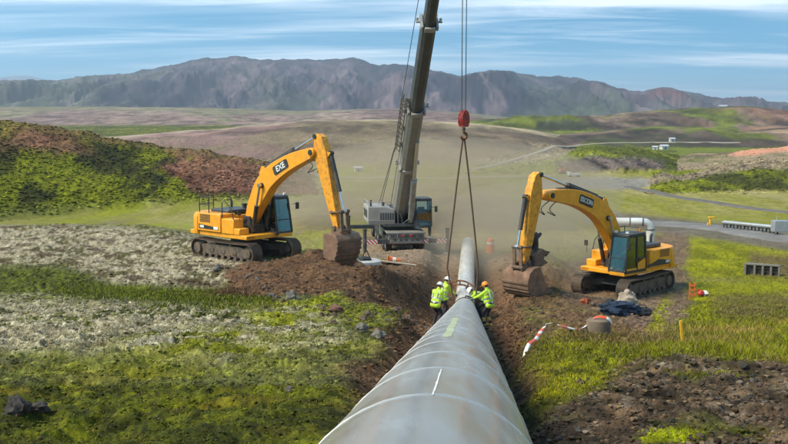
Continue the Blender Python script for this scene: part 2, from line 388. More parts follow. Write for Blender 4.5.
def ground_colour(x, y, z, M, pxa, D, d):
    px, py = image_xy(x, y, z)
    ys = np.where(y < 60, y, 60 + (y - 60) * .30)          # far slopes: patches drawn out down the slope
    def n(s, sc, o=4):
        return fbm(x * sc, ys * sc, s, o + (1 if sc < .3 else 0), .62 if sc < .3 else .5)
    a = n(101, .35); b = n(103, 1.6); c = n(105, 5.0, 3); e = n(107, 14., 2)
    ww = 1 / np.maximum(D, 3) * 30
    wx = (n(111, .5) - .5) * 26 * ww + (b - .5) * 14 * ww; wy = (n(113, .5) - .5) * 14 * ww + (c - .5) * 8 * ww
    wx = np.clip(wx, -70, 70); wy = np.clip(wy, -32, 32)
    # --- moss everywhere on the near slope
    k = sst(.38, .62, b * .6 + c * .4)
    col = lerp(MOSS_DK, MOSS, k[..., None])
    col = mixc(col, MOSS_YL, sst(.56, .78, a * .45 + c * .55) * .75)
    left = d < 0
    # bottom left: darker olive turf with rusty streaks
    bot = sst(350, 400, py + wy) * left
    col = mixc(col, lerp(C(.032, .042, .009), C(.098, .106, .016), sst(.38, .62, n(121, .9) * .5 + c * .5)[..., None]), bot * .8)
    col = mixc(col, C(.12, .085, .02), bot * sst(.55, .7, fbm(x * .6, y * 2.2, 123, 4)) * .55)
    # pale lichen hummocks
    lic = sst(.485, .565, fbm(x * .33, y * .55, 131, 4) * .45 + c * .35 + (.5 - M['hum']) * .42)
    zone = polym(px, py, [(-400, 292), (0, 300), (150, 302), (260, 306), (330, 318), (345, 340), (300, 352), (200, 368), (60, 352), (-400, 345)], 16, wx * .5, wy)
    zone2 = polym(px, py, [(-500, 222), (60, 222), (215, 236), (262, 246), (268, 262), (255, 286), (120, 284), (60, 268), (-500, 262)], 7, wx * .3, wy * .8)
    far0 = (D < 80)
    lc = lerp(LICHEN, LICHEN_W, sst(.4, .65, e * .4 + c * .6)[..., None])
    lm = lic * np.clip(zone * .9 + .16 * (~(py > 385)), 0, 1) * left
    col = mixc(col, lc, lm * .88 * far0)
    lic2 = sst(.38, .52, n(135, .8) * .5 + c * .5)
    z2 = zone2 * left * far0
    col = mixc(col, lerp(C(.10, .085, .04), C(.06, .05, .025), b[..., None]), z2 * .85)
    col = mixc(col, lc * .95, z2 * lic2 * .92)
    col = mixc(col, SOIL_DK * 1.2, z2 * sst(.60, .68, n(137, 1.1)) * .8)
    # grass in the hollow
    g = polym(px, py, [(60, 284), (110, 284), (170, 288), (255, 290), (272, 302), (262, 309), (180, 305), (100, 298), (50, 294)], 4, wx * .3, wy * .35) * left
    col = mixc(col, lerp(GRASS * .75, C(.08, .125, .014), c[..., None]), g * .95)
    g = polym(px, py, [(-300, 262), (70, 268), (110, 290), (-300, 300)], 5, wx * .3, wy * .5) * left * far0
    col = mixc(col, lerp(C(.02, .035, .006), C(.06, .085, .012), sst(.4, .6, c)[..., None]), g * .8)
    # bright cushions along the trench edge
    rim = left * np.exp(-((np.abs(d) - 3.0 - a * 1.5) / 1.5) ** 2) * sst(9, 14, y) * (1 - sst(33, 37, y))
    col = mixc(col, lerp(C(.11, .12, .012), C(.21, .21, .02), c[..., None]), rim * sst(.42, .58, b * .6 + a * .4) * .9)
    # --- right side
    rt = (~left)
    rt1 = rt * far0
    gr = lerp(C(.08, .09, .014), C(.215, .21, .024), sst(.35, .65, b * .5 + c * .5)[..., None])
    col = np.where((rt1 & (y < 60))[..., None], gr, col)
    olive = polym(px, py, [(500, 268), (560, 290), (640, 300), (690, 300), (690, 330), (640, 336), (600, 332), (540, 342), (512, 330)], 8, wx * .5, wy * .6) * rt1
    oc = lerp(C(.085, .058, .030), C(.16, .15, .04), sst(.45, .62, b * .6 + c * .4)[..., None])
    oc = oc + (SOIL_LT - oc) * (sst(.55, .66, n(141, 2.6)) * .5)[..., None]
    col = mixc(col, oc, olive * .95)
    dk = polym(px, py, [(520, 470), (545, 425), (575, 392), (612, 366), (655, 352), (700, 352), (745, 358), (900, 366), (1300, 380), (1500, 700), (520, 700)], 9, wx * .7, wy) * rt1
    dm = sst(.30, .44, a * .45 + b * .35 + .12 - (py - 400) * .0002)
    dc = lerp(LAVA * .9, C(.105, .07, .048), sst(.35, .65, c)[..., None])
    dc = dc + (LAVA_GY - dc) * (sst(.58, .70, e * .5 + c * .5) * .7)[..., None]
    col = mixc(col, dc, dk * dm * .97)
    tall = polym(px, py, [(645, 346), (692, 328), (788, 326), (1400, 330), (1400, 372), (788, 362), (700, 350), (640, 352)], 6, wx * .4, wy * .5) * rt1
    col = mixc(col, lerp(C(.13, .16, .02), C(.25, .19, .065), sst(.4, .62, fbm(x * .8, y * .8, 151, 3))[..., None]), tall * .9)
    brn = polym(px, py, [(708, 296), (788, 292), (1300, 292), (1300, 324), (788, 324), (720, 318)], 5, wx * .4, wy * .4) * rt1
    col = mixc(col, lerp(C(.075, .05, .03), C(.14, .11, .05), b[..., None]), brn * .8 * sst(.3, .5, a * .5 + b * .5))
    cush = polym(px, py, [(648, 434), (664, 425), (688, 423), (702, 431), (684, 441), (655, 441)], 3, wx * .3, wy * .3) * rt1
    col = mixc(col, lerp(C(.16, .21, .012), C(.27, .32, .02), c[..., None]), cush)
    dk = dk * (1 - cush)
    bright = polym(px, py, [(690, 278), (760, 281), (1300, 278), (1300, 291), (760, 291), (700, 294)], 3, wx * .3, wy * .3) * rt1
    col = mixc(col, lerp(C(.18, .20, .02), C(.28, .28, .035), c[..., None]), bright * .9)
    slp = polym(px, py, [(688, 236), (720, 238), (788, 248), (1300, 262), (1300, 280), (760, 280), (690, 280), (684, 258)], 7, wx * 1.1, wy * .4) * rt
    col = mixc(col, lerp(C(.13, .13, .022), C(.225, .22, .034), sst(.35, .65, n(155, .7) * .6 + c * .4)[..., None]), slp * .95)
    col = mixc(col, C(.10, .065, .045), slp * polym(px, py, [(752, 252), (800, 255), (1100, 258), (1100, 280), (780, 279), (745, 276)], 6, wx * .4, wy * .5) * .75)
    # worked ground round the right machine and its haul track
    grv = lerp(GRAVEL * .75, GRAVEL * 1.1, sst(.35, .65, b * .5 + e * .5)[..., None])
    wk = polym(px, py, [(556, 262), (600, 250), (640, 236), (690, 226), (688, 262), (690, 300), (680, 330), (650, 338), (600, 312), (560, 300)], 7, wx * 1.1, wy * .5) * rt
    strip = polym(px, py, [(664, 296), (672, 296), (668, 318), (665, 340), (645, 340), (652, 316)], 4, wx * .25, 0) * rt1
    col = mixc(col, grv * C(.95, .82, .72), wk * .9)
    col = mixc(col, C(.19, .19, .022), strip * sst(.35, .5, c) * .9)
    # --- dug earth
    so = lerp(SOIL_DK * 1.15, SOIL, sst(.28, .60, b * .5 + c * .5)[..., None])
    so = so + (SOIL_LT - so) * (sst(.55, .75, e * .5 + a * .5) * .65)[..., None]
    m = np.clip(M['soil'], 0, 1)
    so = mixc(so, SOIL_DK * .9, sst(20, 8, y) * .3)
    so = mixc(so, SOIL_LT * .95, sst(40, 48, y) * .6)
    col = mixc(col, so, m * .98)
    fr = np.exp(-((np.abs(d) - 2.9) / 1.3) ** 2) * sst(10, 16, y) * (1 - sst(40, 46, y)) * rt
    col = mixc(col, so * 1.05, fr * sst(.42, .54, b * .5 + a * .5) * .9)
    # --- valley floor behind
    v = sst(52, 66, y + np.where(x > -8, 12, -6)) * (D < 260)
    v = v * (1 - slp) * (1 - wk) * (1 - m * (D < 66)) * (1 - z2)
    fld = lerp(C(.175, .17, .038), C(.25, .215, .10), sst(.38, .64, n(161, .05) * .7 + n(162, .4) * .3)[..., None])
    fld = lerp(fld, C(.135, .14, .03), (.6 * sst(200, 40, px))[..., None])
    fld = mixc(fld, C(.20, .15, .105), polym(px, py, [(290, 200), (470, 190), (520, 215), (510, 262), (330, 262), (300, 240)], 14, wx * 3, wy * 3) * sst(.3, .55, n(165, .22)) * .8)
    fld = mixc(fld, C(.19, .21, .03), sst(.55, .7, n(163, .12)) * .5)
    fld = mixc(fld, C(.145, .115, .085), sst(.62, .72, n(164, .09)) * .6)
    col = mixc(col, fld, v)
    # crane stand and its approach
    ap = polym(px, py, [(352, 236), (440, 234), (470, 250), (520, 262), (430, 270), (340, 266)], 6, wx, wy) * (y > 50)
    col = mixc(col, lerp(C(.17, .12, .085), C(.27, .21, .155), n(166, 1.)[..., None]), ap * .85)
    # gravel shoulder of the road
    sh = polym(px, py, [(598, 210), (700, 221), (788, 228), (1200, 250), (1200, 275), (788, 250), (700, 237), (640, 231), (590, 221)], 3, wx * .4, wy * .3) * (y > 55)
    col = mixc(col, lerp(C(.09, .075, .065), C(.15, .125, .105), b[..., None]), sh * .9)
    pad = polym(px, py, [(535, 180), (580, 176), (640, 178), (662, 181), (640, 188), (600, 190), (560, 189), (535, 187)], 2.5, wx * 2, wy) * (D > 90) * (D < 190)
    col = mixc(col, C(.19, .175, .16), pad * .9)
    # --- left hill
    h = sst(.02, .14, M['hill'])
    if h.max() > 0:
        hn = fbm(x * .09, y * .06, 171, 5); hs = ridged(x * .2 + hn * 2, y * .05, 173, 4)
        hc = lerp(C(.030, .034, .009), C(.13, .14, .020), sst(.4, .62, n(175, .28))[..., None])
        mossy = sst(.16, .40, hn + (.42 - (px - 40) * .0022) * .5 - .12)
        redm = np.clip(sst(.46, .56, hn + np.clip((px - 135) * .0032, -.34, .22)) * .95 + sst(75, 175, px + (hn - .5) * 420 + (M['hill'] - .4) * 50) + .8 * sst(42, 12, px) * sst(.56, .62, n(311, .2)) * sst(.3, .6, M['hill']), 0, 1) * sst(.03, .20, M['hill'] + (n(177, .3) - .5) * .25)
        rc = lerp(RED * .55, C(.20, .10, .068), sst(.4, .7, n(178, .5) * .6 + hs * .4)[..., None])
        rc = mixc(rc, C(.10, .062, .03), sst(.55, .68, n(179, .16)) * .5)
        hc = mixc(hc, rc, redm * .92)
        hc = mixc(hc, C(.11, .115, .022), sst(.22, .03, M['hill']) * .7)
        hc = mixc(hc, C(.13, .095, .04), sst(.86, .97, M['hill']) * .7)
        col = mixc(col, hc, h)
    # --- right mounds, cliff
    h = sst(.04, .2, M['mound'])
    if h.max() > 0:
        hc = lerp(C(.035, .04, .010), C(.13, .15, .020), sst(.38, .6, n(181, .16))[..., None])
        hc = mixc(hc, C(.10, .052, .04), sst(.50, .60, n(183, .11)) * .8)
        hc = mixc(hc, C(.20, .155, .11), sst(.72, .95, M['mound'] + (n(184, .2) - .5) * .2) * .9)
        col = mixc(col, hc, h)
    h = sst(.04, .2, M['backr'])
    if h.max() > 0:
        hc = lerp(C(.12, .095, .06), C(.24, .185, .125), sst(.35, .65, n(185, .06))[..., None])
        hc = mixc(hc, C(.07, .085, .02), sst(.55, .65, n(186, .045)) * .7)
        hc = mixc(hc, C(.50, .25, .17), polym(px, py, [(728, 155), (745, 148), (770, 145), (830, 143), (830, 150), (775, 152), (745, 156)], 1.5, 0, wy) * .9)
        col = mixc(col, hc, h)
    h = sst(.04, .2, M['cliff'])
    if h.max() > 0:
        hc = lerp(C(.055, .07, .014), C(.14, .16, .03), sst(.4, .6, n(187, .07))[..., None])
        rock = lerp(C(.035, .028, .026), C(.13, .10, .085), sst(.3, .8, ridged(x * .25, z * .15, 188, 4))[..., None])
        face = polym(px, py, [(556, 162), (590, 156), (640, 157), (668, 162), (660, 173), (600, 176), (560, 177)], 3, wx * 2, wy * 2)
        hc = mixc(hc, rock, face * sst(.98, .8, M['cliff']))
        hc = mixc(hc, C(.19, .15, .09), sst(.25, .05, M['cliff']) * .6)
        col = mixc(col, hc, h)
    # --- mid distance slopes
    n2 = n(191, .016, 5); n2b = n(192, .05, 4); rg = ridged(x * .018 + n2 * 2, y * .006, 43, 5)
    h = sst(.0, .06, M['slopel'])
    if h.max() > 0:
        hc = lerp(C(.11, .068, .060), C(.225, .15, .128), sst(.3, .7, n2 * .6 + n2b * .4)[..., None])
        hc = mixc(hc, C(.15, .155, .06), sst(.54, .64, n(193, .012) + (px - 380) * .0005) * .35)
        hc = mixc(hc, C(.062, .044, .038), sst(.55, .40, rg) * .65)  # gully shade put into the slope colour
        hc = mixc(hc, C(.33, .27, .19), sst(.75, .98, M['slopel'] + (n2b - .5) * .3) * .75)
        hc = mixc(hc, C(.30, .25, .20), sst(.72, .82, rg) * .4)
        hc = mixc(hc, C(.20, .19, .07), sst(.10, .01, M['slopel']) * .5)
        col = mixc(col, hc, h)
    b4 = (D > 225) * (px > 500) * (M['hillr'] <= 0) * (M['hillr2'] <= 0) * (M['backr'] <= 0) * (M['cliff'] <= 0) * (M['slopel'] <= 0) * (D < 700)
    col = mixc(col, lerp(C(.065, .115, .02), C(.13, .15, .045), n2[..., None]), b4 * 1.)
    for key, lo in (('hillr2', .0), ('hillr', .0)):
        h = sst(lo, .08, M[key])
        if h.max() > 0:
            hc = lerp(C(.070, .050, .038), C(.150, .105, .078), sst(.35, .65, n2b)[..., None])
            hc = mixc(hc, lerp(C(.045, .07, .014), C(.10, .13, .025), n2b[..., None]), sst(.46, .54, n(195, .018, 5)) * .9)
            hc = mixc(hc, C(.04, .032, .028), sst(.60, .68, n(196, .022, 4)) * .7)
            hc = mixc(hc, C(.19, .09, .06), sst(.58, .66, n(197, .02, 4)) * .4 * (px > 640))
            hc = mixc(hc, C(.035, .028, .025), sst(.50, .36, rg) * .75)  # shaded gullies darkened in the hill colour itself
            hc = mixc(hc, C(.28, .20, .13), sst(.64, .70, n(198, .018, 4)) * .6)
            col = mixc(col, hc, h)
    n3 = n(201, .005, 5); n3b = n(202, .02, 4)
    h = sst(0, .05, M['midl'])
    if h.max() > 0:
        hc = lerp(C(.12, .075, .068), C(.19, .135, .11), sst(.35, .65, n3 * .5 + n3b * .5)[..., None])
        hc = mixc(hc, C(.16, .16, .08), sst(.52, .62, n(203, .006, 4)) * .6)
        hc = mixc(hc, C(.27, .21, .155), sst(.6, .66, n(205, .009, 4)) * .5)
        col = mixc(col, hc, h)
    col = mixc(col, lerp(C(.13, .115, .06), C(.20, .145, .10), n3[..., None]), (D > 700) * (M['midl'] <= 0) * (M['far'] <= 0.02))
    h = sst(0, .04, M['far'])
    if h.max() > 0:
        n4 = n(211, .0022, 5); n5 = n(213, .010, 4); gl = ridged(x * .0048 + (n3 - .5) * .9, y * .0011, 55, 5, .55) * .5 + ridged(x * .013 + (n3 - .5) * 2.2, y * .0016, 63, 4, .6) * .5
        hc = lerp(C(.026, .023, .030), C(.12, .088, .082), sst(.35, .66, n4 * .4 + n5 * .6)[..., None])
        gm = sst(.44, .56, n(215, .0016, 5) + sst(390, 640, px) * .10 - .04 + sst(.35, .05, M['far']) * .06)
        hc = mixc(hc, C(.065, .10, .04), gm * .7)
        hc = mixc(hc, C(.26, .19, .155), sst(.70, .84, gl) * sst(.8, .3, M['far']) * .6)
        hc = mixc(hc, C(.022, .020, .027), sst(.52, .40, gl) * .6)  # darkened gullies: relief shade painted on the far mountains
        hc = mixc(hc, C(.16, .115, .095), sst(.60, .68, n(217, .006, 4)) * .45)
        hc = mixc(hc, C(.035, .028, .03), sst(.85, .97, M['far'] + (n5 - .5) * .2) * .75)
        hc = mixc(hc, C(.17, .07, .055), polym(px, py, [(648, 95), (655, 88), (670, 87), (690, 96)], 3) * .8)
        col = mixc(col, hc, h)
    h = sst(0, .04, M['blue'])
    if h.max() > 0:
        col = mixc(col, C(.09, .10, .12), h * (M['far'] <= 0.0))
    sp = fbm(x * 1.7, ys * 1.9, 301, 3, .7) * .55 + fbm(x * 4.6, ys * 4.6, 303, 2) * .45
    kk = sst(75, 100, D) * sst(420, 250, D)
    col = col * (1 + kk[..., None] * ((np.clip((sp - .5) * np.where(M['hill'] + M['mound'] + M['cliff'] > .03, 3.0, 1.2), -.6, .7))[..., None]))
    sp2 = fbm(x * .10, ys * .16, 305, 4, .7); kk = sst(230, 420, D) * sst(1500, 900, D)
    col = col * (1 + kk[..., None] * np.clip((sp2 - .5) * 2.6, -.5, .5)[..., None])
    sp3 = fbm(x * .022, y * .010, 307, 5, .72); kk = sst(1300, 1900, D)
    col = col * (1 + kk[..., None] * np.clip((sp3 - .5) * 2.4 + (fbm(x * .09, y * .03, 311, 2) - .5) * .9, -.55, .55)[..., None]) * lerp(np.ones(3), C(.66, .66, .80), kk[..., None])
    nr = sst(50, 35, D); hf = fbm(x * 11, y * 11, 309, 3, .7)
    col = col * (1 + nr[..., None] * np.clip((hf - .5) * 2.2, -.5, .6)[..., None])
    gsel = np.clip(g * 0 + polym(px, py, [(60, 284), (110, 284), (170, 288), (255, 290), (272, 302), (262, 309), (180, 305), (100, 298), (50, 294)], 4, wx * .3, wy * .35) * left, 0, 1)
    S = dict(hills=np.clip(sst(.02, .1, M['hill']) + sst(.02, .1, M['mound']) + .7 * sst(.02, .1, M['cliff']) + .4 * sst(.02, .1, M['backr']), 0, 1), grass=gsel, tall=tall * (1 - m), dark=dk * dm * (1 - m), soil=m, moss=(1 - m) * (D < 45) * (1 - dk * dm) * (1 - wk), green=rt1 * (1 - dk * dm) * (1 - m) * (1 - olive) * (1 - wk) * (y < 66), px=px, py=py, olive=olive)
    col[..., 0] = np.where(col[..., 1] > col[..., 0], lerp(col[..., 0], col[..., 1], .62), col[..., 0])
    lum = (col @ C(.25, .65, .10))[..., None]
    col = lum + (col - lum) * 1.18
    return np.clip(col, .005, .9), S

th = np.concatenate([np.radians(np.linspace(-180, -60, 40, endpoint=False)), np.radians(np.linspace(-60, -29, 120, endpoint=False)),
                     np.radians(np.linspace(-29, 29, 880, endpoint=False)), np.radians(np.linspace(29, 60, 120, endpoint=False)), np.radians(np.linspace(60, 180, 40, endpoint=False))])
rr = np.concatenate([[.02, .6, 1.1], np.geomspace(1.5, 130, 690, endpoint=False), np.geomspace(130, 4500, 330, endpoint=False), np.geomspace(4500, 14000, 30)])
NT, NR = len(th), len(rr)
TH, RR = np.meshgrid(th, rr)
GX = (np.sin(TH) * RR); GY = (np.cos(TH) * RR)
_cuts = [0, 120, 240, 360, 480, 590, 650, 693, 760, 850, 940, 1023, NR]
_zs, _cs, _ss, _ms = [], [], [], []
for _a, _b in zip(_cuts[:-1], _cuts[1:]):
    _x, _y = GX[_a:_b], GY[_a:_b]
    _z, _M, _px, _D, _d = terrain(_x, _y, True)
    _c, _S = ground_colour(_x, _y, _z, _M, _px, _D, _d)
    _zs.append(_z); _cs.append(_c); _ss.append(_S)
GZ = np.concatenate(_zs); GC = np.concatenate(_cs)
GS = {k: np.concatenate([q[k] * np.ones_like(z_) for q, z_ in zip(_ss, _zs)]) for k in _ss[0]}
def sheet(name, X, Y, Z, colr, wrap, material):
    nr, nt_ = X.shape
    me = bpy.data.meshes.new(name)
    co = np.stack([X, Y, Z], -1).reshape(-1, 3).astype(np.float32)
    i = np.arange(nr - 1)[:, None] * nt_; j = np.arange(nt_ if wrap else nt_ - 1)[None, :]; j1 = (j + 1) % nt_
    q = np.stack([i + j, i + nt_ + j, i + nt_ + j1, i + j1], -1).reshape(-1, 4)
    q = q[:, ::1]
    me.vertices.add(len(co)); me.vertices.foreach_set('co', co.ravel())
    me.loops.add(q.size); me.loops.foreach_set('vertex_index', q.ravel().astype(np.int32))
    me.polygons.add(len(q)); me.polygons.foreach_set('loop_start', np.arange(0, q.size, 4, dtype=np.int32))
    try: me.polygons.foreach_set('loop_total', np.full(len(q), 4, dtype=np.int32))
    except Exception: pass
    me.polygons.foreach_set('use_smooth', np.ones(len(q), bool))
    if colr is not None:
        at_ = me.color_attributes.new('Col', 'FLOAT_COLOR', 'POINT')
        cc = np.concatenate([colr.reshape(-1, 3), np.ones((len(co), 1))], 1).astype(np.float32)
        at_.data.foreach_set('color', cc.ravel())
    me.update(calc_edges=True)
    if np.mean([p.normal.z for p in me.polygons[len(q) // 2:len(q) // 2 + 50]]) < 0: me.flip_normals()
    me.materials.append(material)
    o = bpy.data.objects.new(name, me); COL.objects.link(o)
    return o

def earth_material():
    m = bpy.data.materials.new('earth_and_moss'); m.use_nodes = True; nt = m.node_tree; L = nt.links
    b = nt.nodes['Principled BSDF']; b.inputs['Roughness'].default_value = .95; b.inputs['Specular IOR Level'].default_value = .15
    at_ = nd(nt, 'ShaderNodeVertexColor', layer_name='Col')
    tc = nd(nt, 'ShaderNodeTexCoord')
    out = at_.outputs['Color']
    for s_, lo, hi, dt in ((.9, .78, 1.22, 6), (9., .62, 1.42, 6), (55., .60, 1.45, 3)):
        n = nd(nt, 'ShaderNodeTexNoise'); n.inputs['Scale'].default_value = s_; n.inputs['Detail'].default_value = dt; n.inputs['Roughness'].default_value = .62
        L.new(tc.outputs['Object'], n.inputs['Vector'])
        mr = nd(nt, 'ShaderNodeMapRange'); mr.inputs['From Min'].default_value = .3; mr.inputs['From Max'].default_value = .7
        mr.inputs['To Min'].default_value = lo; mr.inputs['To Max'].default_value = hi; L.new(n.outputs['Fac'], mr.inputs['Value'])
        mx = nd(nt, 'ShaderNodeMix', data_type='RGBA', blend_type='MULTIPLY'); mx.inputs[0].default_value = 1
        L.new(out, mx.inputs[6]); L.new(mr.outputs[0], mx.inputs[7]); out = mx.outputs[2]
    L.new(out, b.inputs['Base Color'])
    n = nd(nt, 'ShaderNodeTexNoise'); n.inputs['Scale'].default_value = 14; n.inputs['Detail'].default_value = 8; n.inputs['Roughness'].default_value = .7
    L.new(tc.outputs['Object'], n.inputs['Vector'])
    bp = nd(nt, 'ShaderNodeBump'); bp.inputs['Strength'].default_value = .7; bp.inputs['Distance'].default_value = .07
    L.new(n.outputs['Fac'], bp.inputs['Height']); L.new(bp.outputs[0], b.inputs['Normal'])
    return m
EARTH = earth_material()
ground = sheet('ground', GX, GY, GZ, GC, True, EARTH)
tag(ground, kind='structure')
# ------------------------------------------------------------------ shared paints
DIRT = (.20, .13, .085)
ORANGE = mat('orange_paint', (.86, .345, .012), .36, 0, .12, 3, dirt=(.34, .17, .06), damt=.22, dscale=6)
ORANGE_W = mat('worn_orange_paint', (.80, .32, .014), .45, 0, .16, 5, dirt=(.16, .08, .04), damt=.30, dscale=7.0)
BLACK = mat('black_paint', (.022, .021, .02), .45, 0, .25, 5, dirt=(.10, .075, .055), damt=.35, dscale=2.5)
RUBBER = mat('black_rubber', (.025, .024, .023), .7, 0, .2, 8)
STEEL_D = mat('dirty_track_steel', (.085, .066, .052), .6, .25, .3, 6, dirt=(.20, .135, .09), damt=.55, dscale=2.6)
STEEL = mat('bare_steel', (.52, .52, .53), .25, .9, .1, 8)
MUD = mat('muddy_iron', (.11, .065, .042), .75, .1, .3, 5, dirt=(.22, .14, .09), damt=.6, dscale=3)
BUCKET = mat('earth_worn_bucket_steel', (.27, .15, .095), .5, .35, .25, 3, dirt=(.15, .085, .055), damt=.5, dscale=2.0)
WHITE = mat('white_paint', (.78, .78, .75), .45, 0, .06, 5, dirt=(.4, .34, .28), damt=.25)
GREY_D = mat('dark_grey_trim', (.06, .06, .06), .5, 0, .2, 5)
SEATM = mat('black_cloth', (.03, .03, .034), .85)
GLASS = glass('cab_glass'); MIRRORM = mat('mirror_glass', (.6, .65, .68), .05, 1.)
REDL = mat('red_lens', (.5, .02, .015), .25)
AMBER = mat('amber_lens', (.75, .22, .02), .25)

def offset_profile(pts, widths):
    """side outline of a box beam along a centre line"""
    P = [Vector((p[0], 0, p[1])) for p in pts]; up = []; dn = []
    for i, p in enumerate(P):
        d = (P[min(i + 1, len(P) - 1)] - P[max(i - 1, 0)]).normalized(); n = Vector((-d.z, 0, d.x))
        up.append((p.x + n.x * widths[i] / 2, p.z + n.z * widths[i] / 2)); dn.append((p.x - n.x * widths[i] / 2, p.z - n.z * widths[i] / 2))
    return up + dn[::-1]
def spline(pts, n=6):
    P = [Vector(p) for p in pts]; out = []
    for i in range(len(P) - 1):
        a, b, c, d = P[max(i - 1, 0)], P[i], P[i + 1], P[min(i + 2, len(P) - 1)]
        for k in range(n):
            t = k / n
            out.append(.5 * ((2 * b) + (-a + c) * t + (2 * a - 5 * b + 4 * c - d) * t * t + (-a + 3 * b - 3 * c + d) * t ** 3))
    return out + [P[-1]]

def ram(root, name, p0, p1, r, frac=.55, y=0, rodname='piston_rod'):
    p0 = Vector((p0[0], y, p0[1])); p1 = Vector((p1[0], y, p1[1])); q = p0.lerp(p1, frac)
    m = MB(); m.tube([p0, p0.lerp(q, .97), q], [r, r, r * 1.12], 16); m.cyl(p0 + Vector((0, -.1, 0)), p0 + Vector((0, .1, 0)), r * 1.15)
    m.tube([p0.lerp(q, .15) + Vector((0, 0, r * 1.2)), p0.lerp(q, .95) + Vector((0, 0, r * 1.2))], r * .22, 6)
    b = m.build(name, BLACK, root)
    m = MB(); m.cyl(q, p1, r * .55, n=14); m.cyl(p1 + Vector((0, -.09, 0)), p1 + Vector((0, .09, 0)), r * .95)
    m.build(rodname, STEEL, b)
    return b

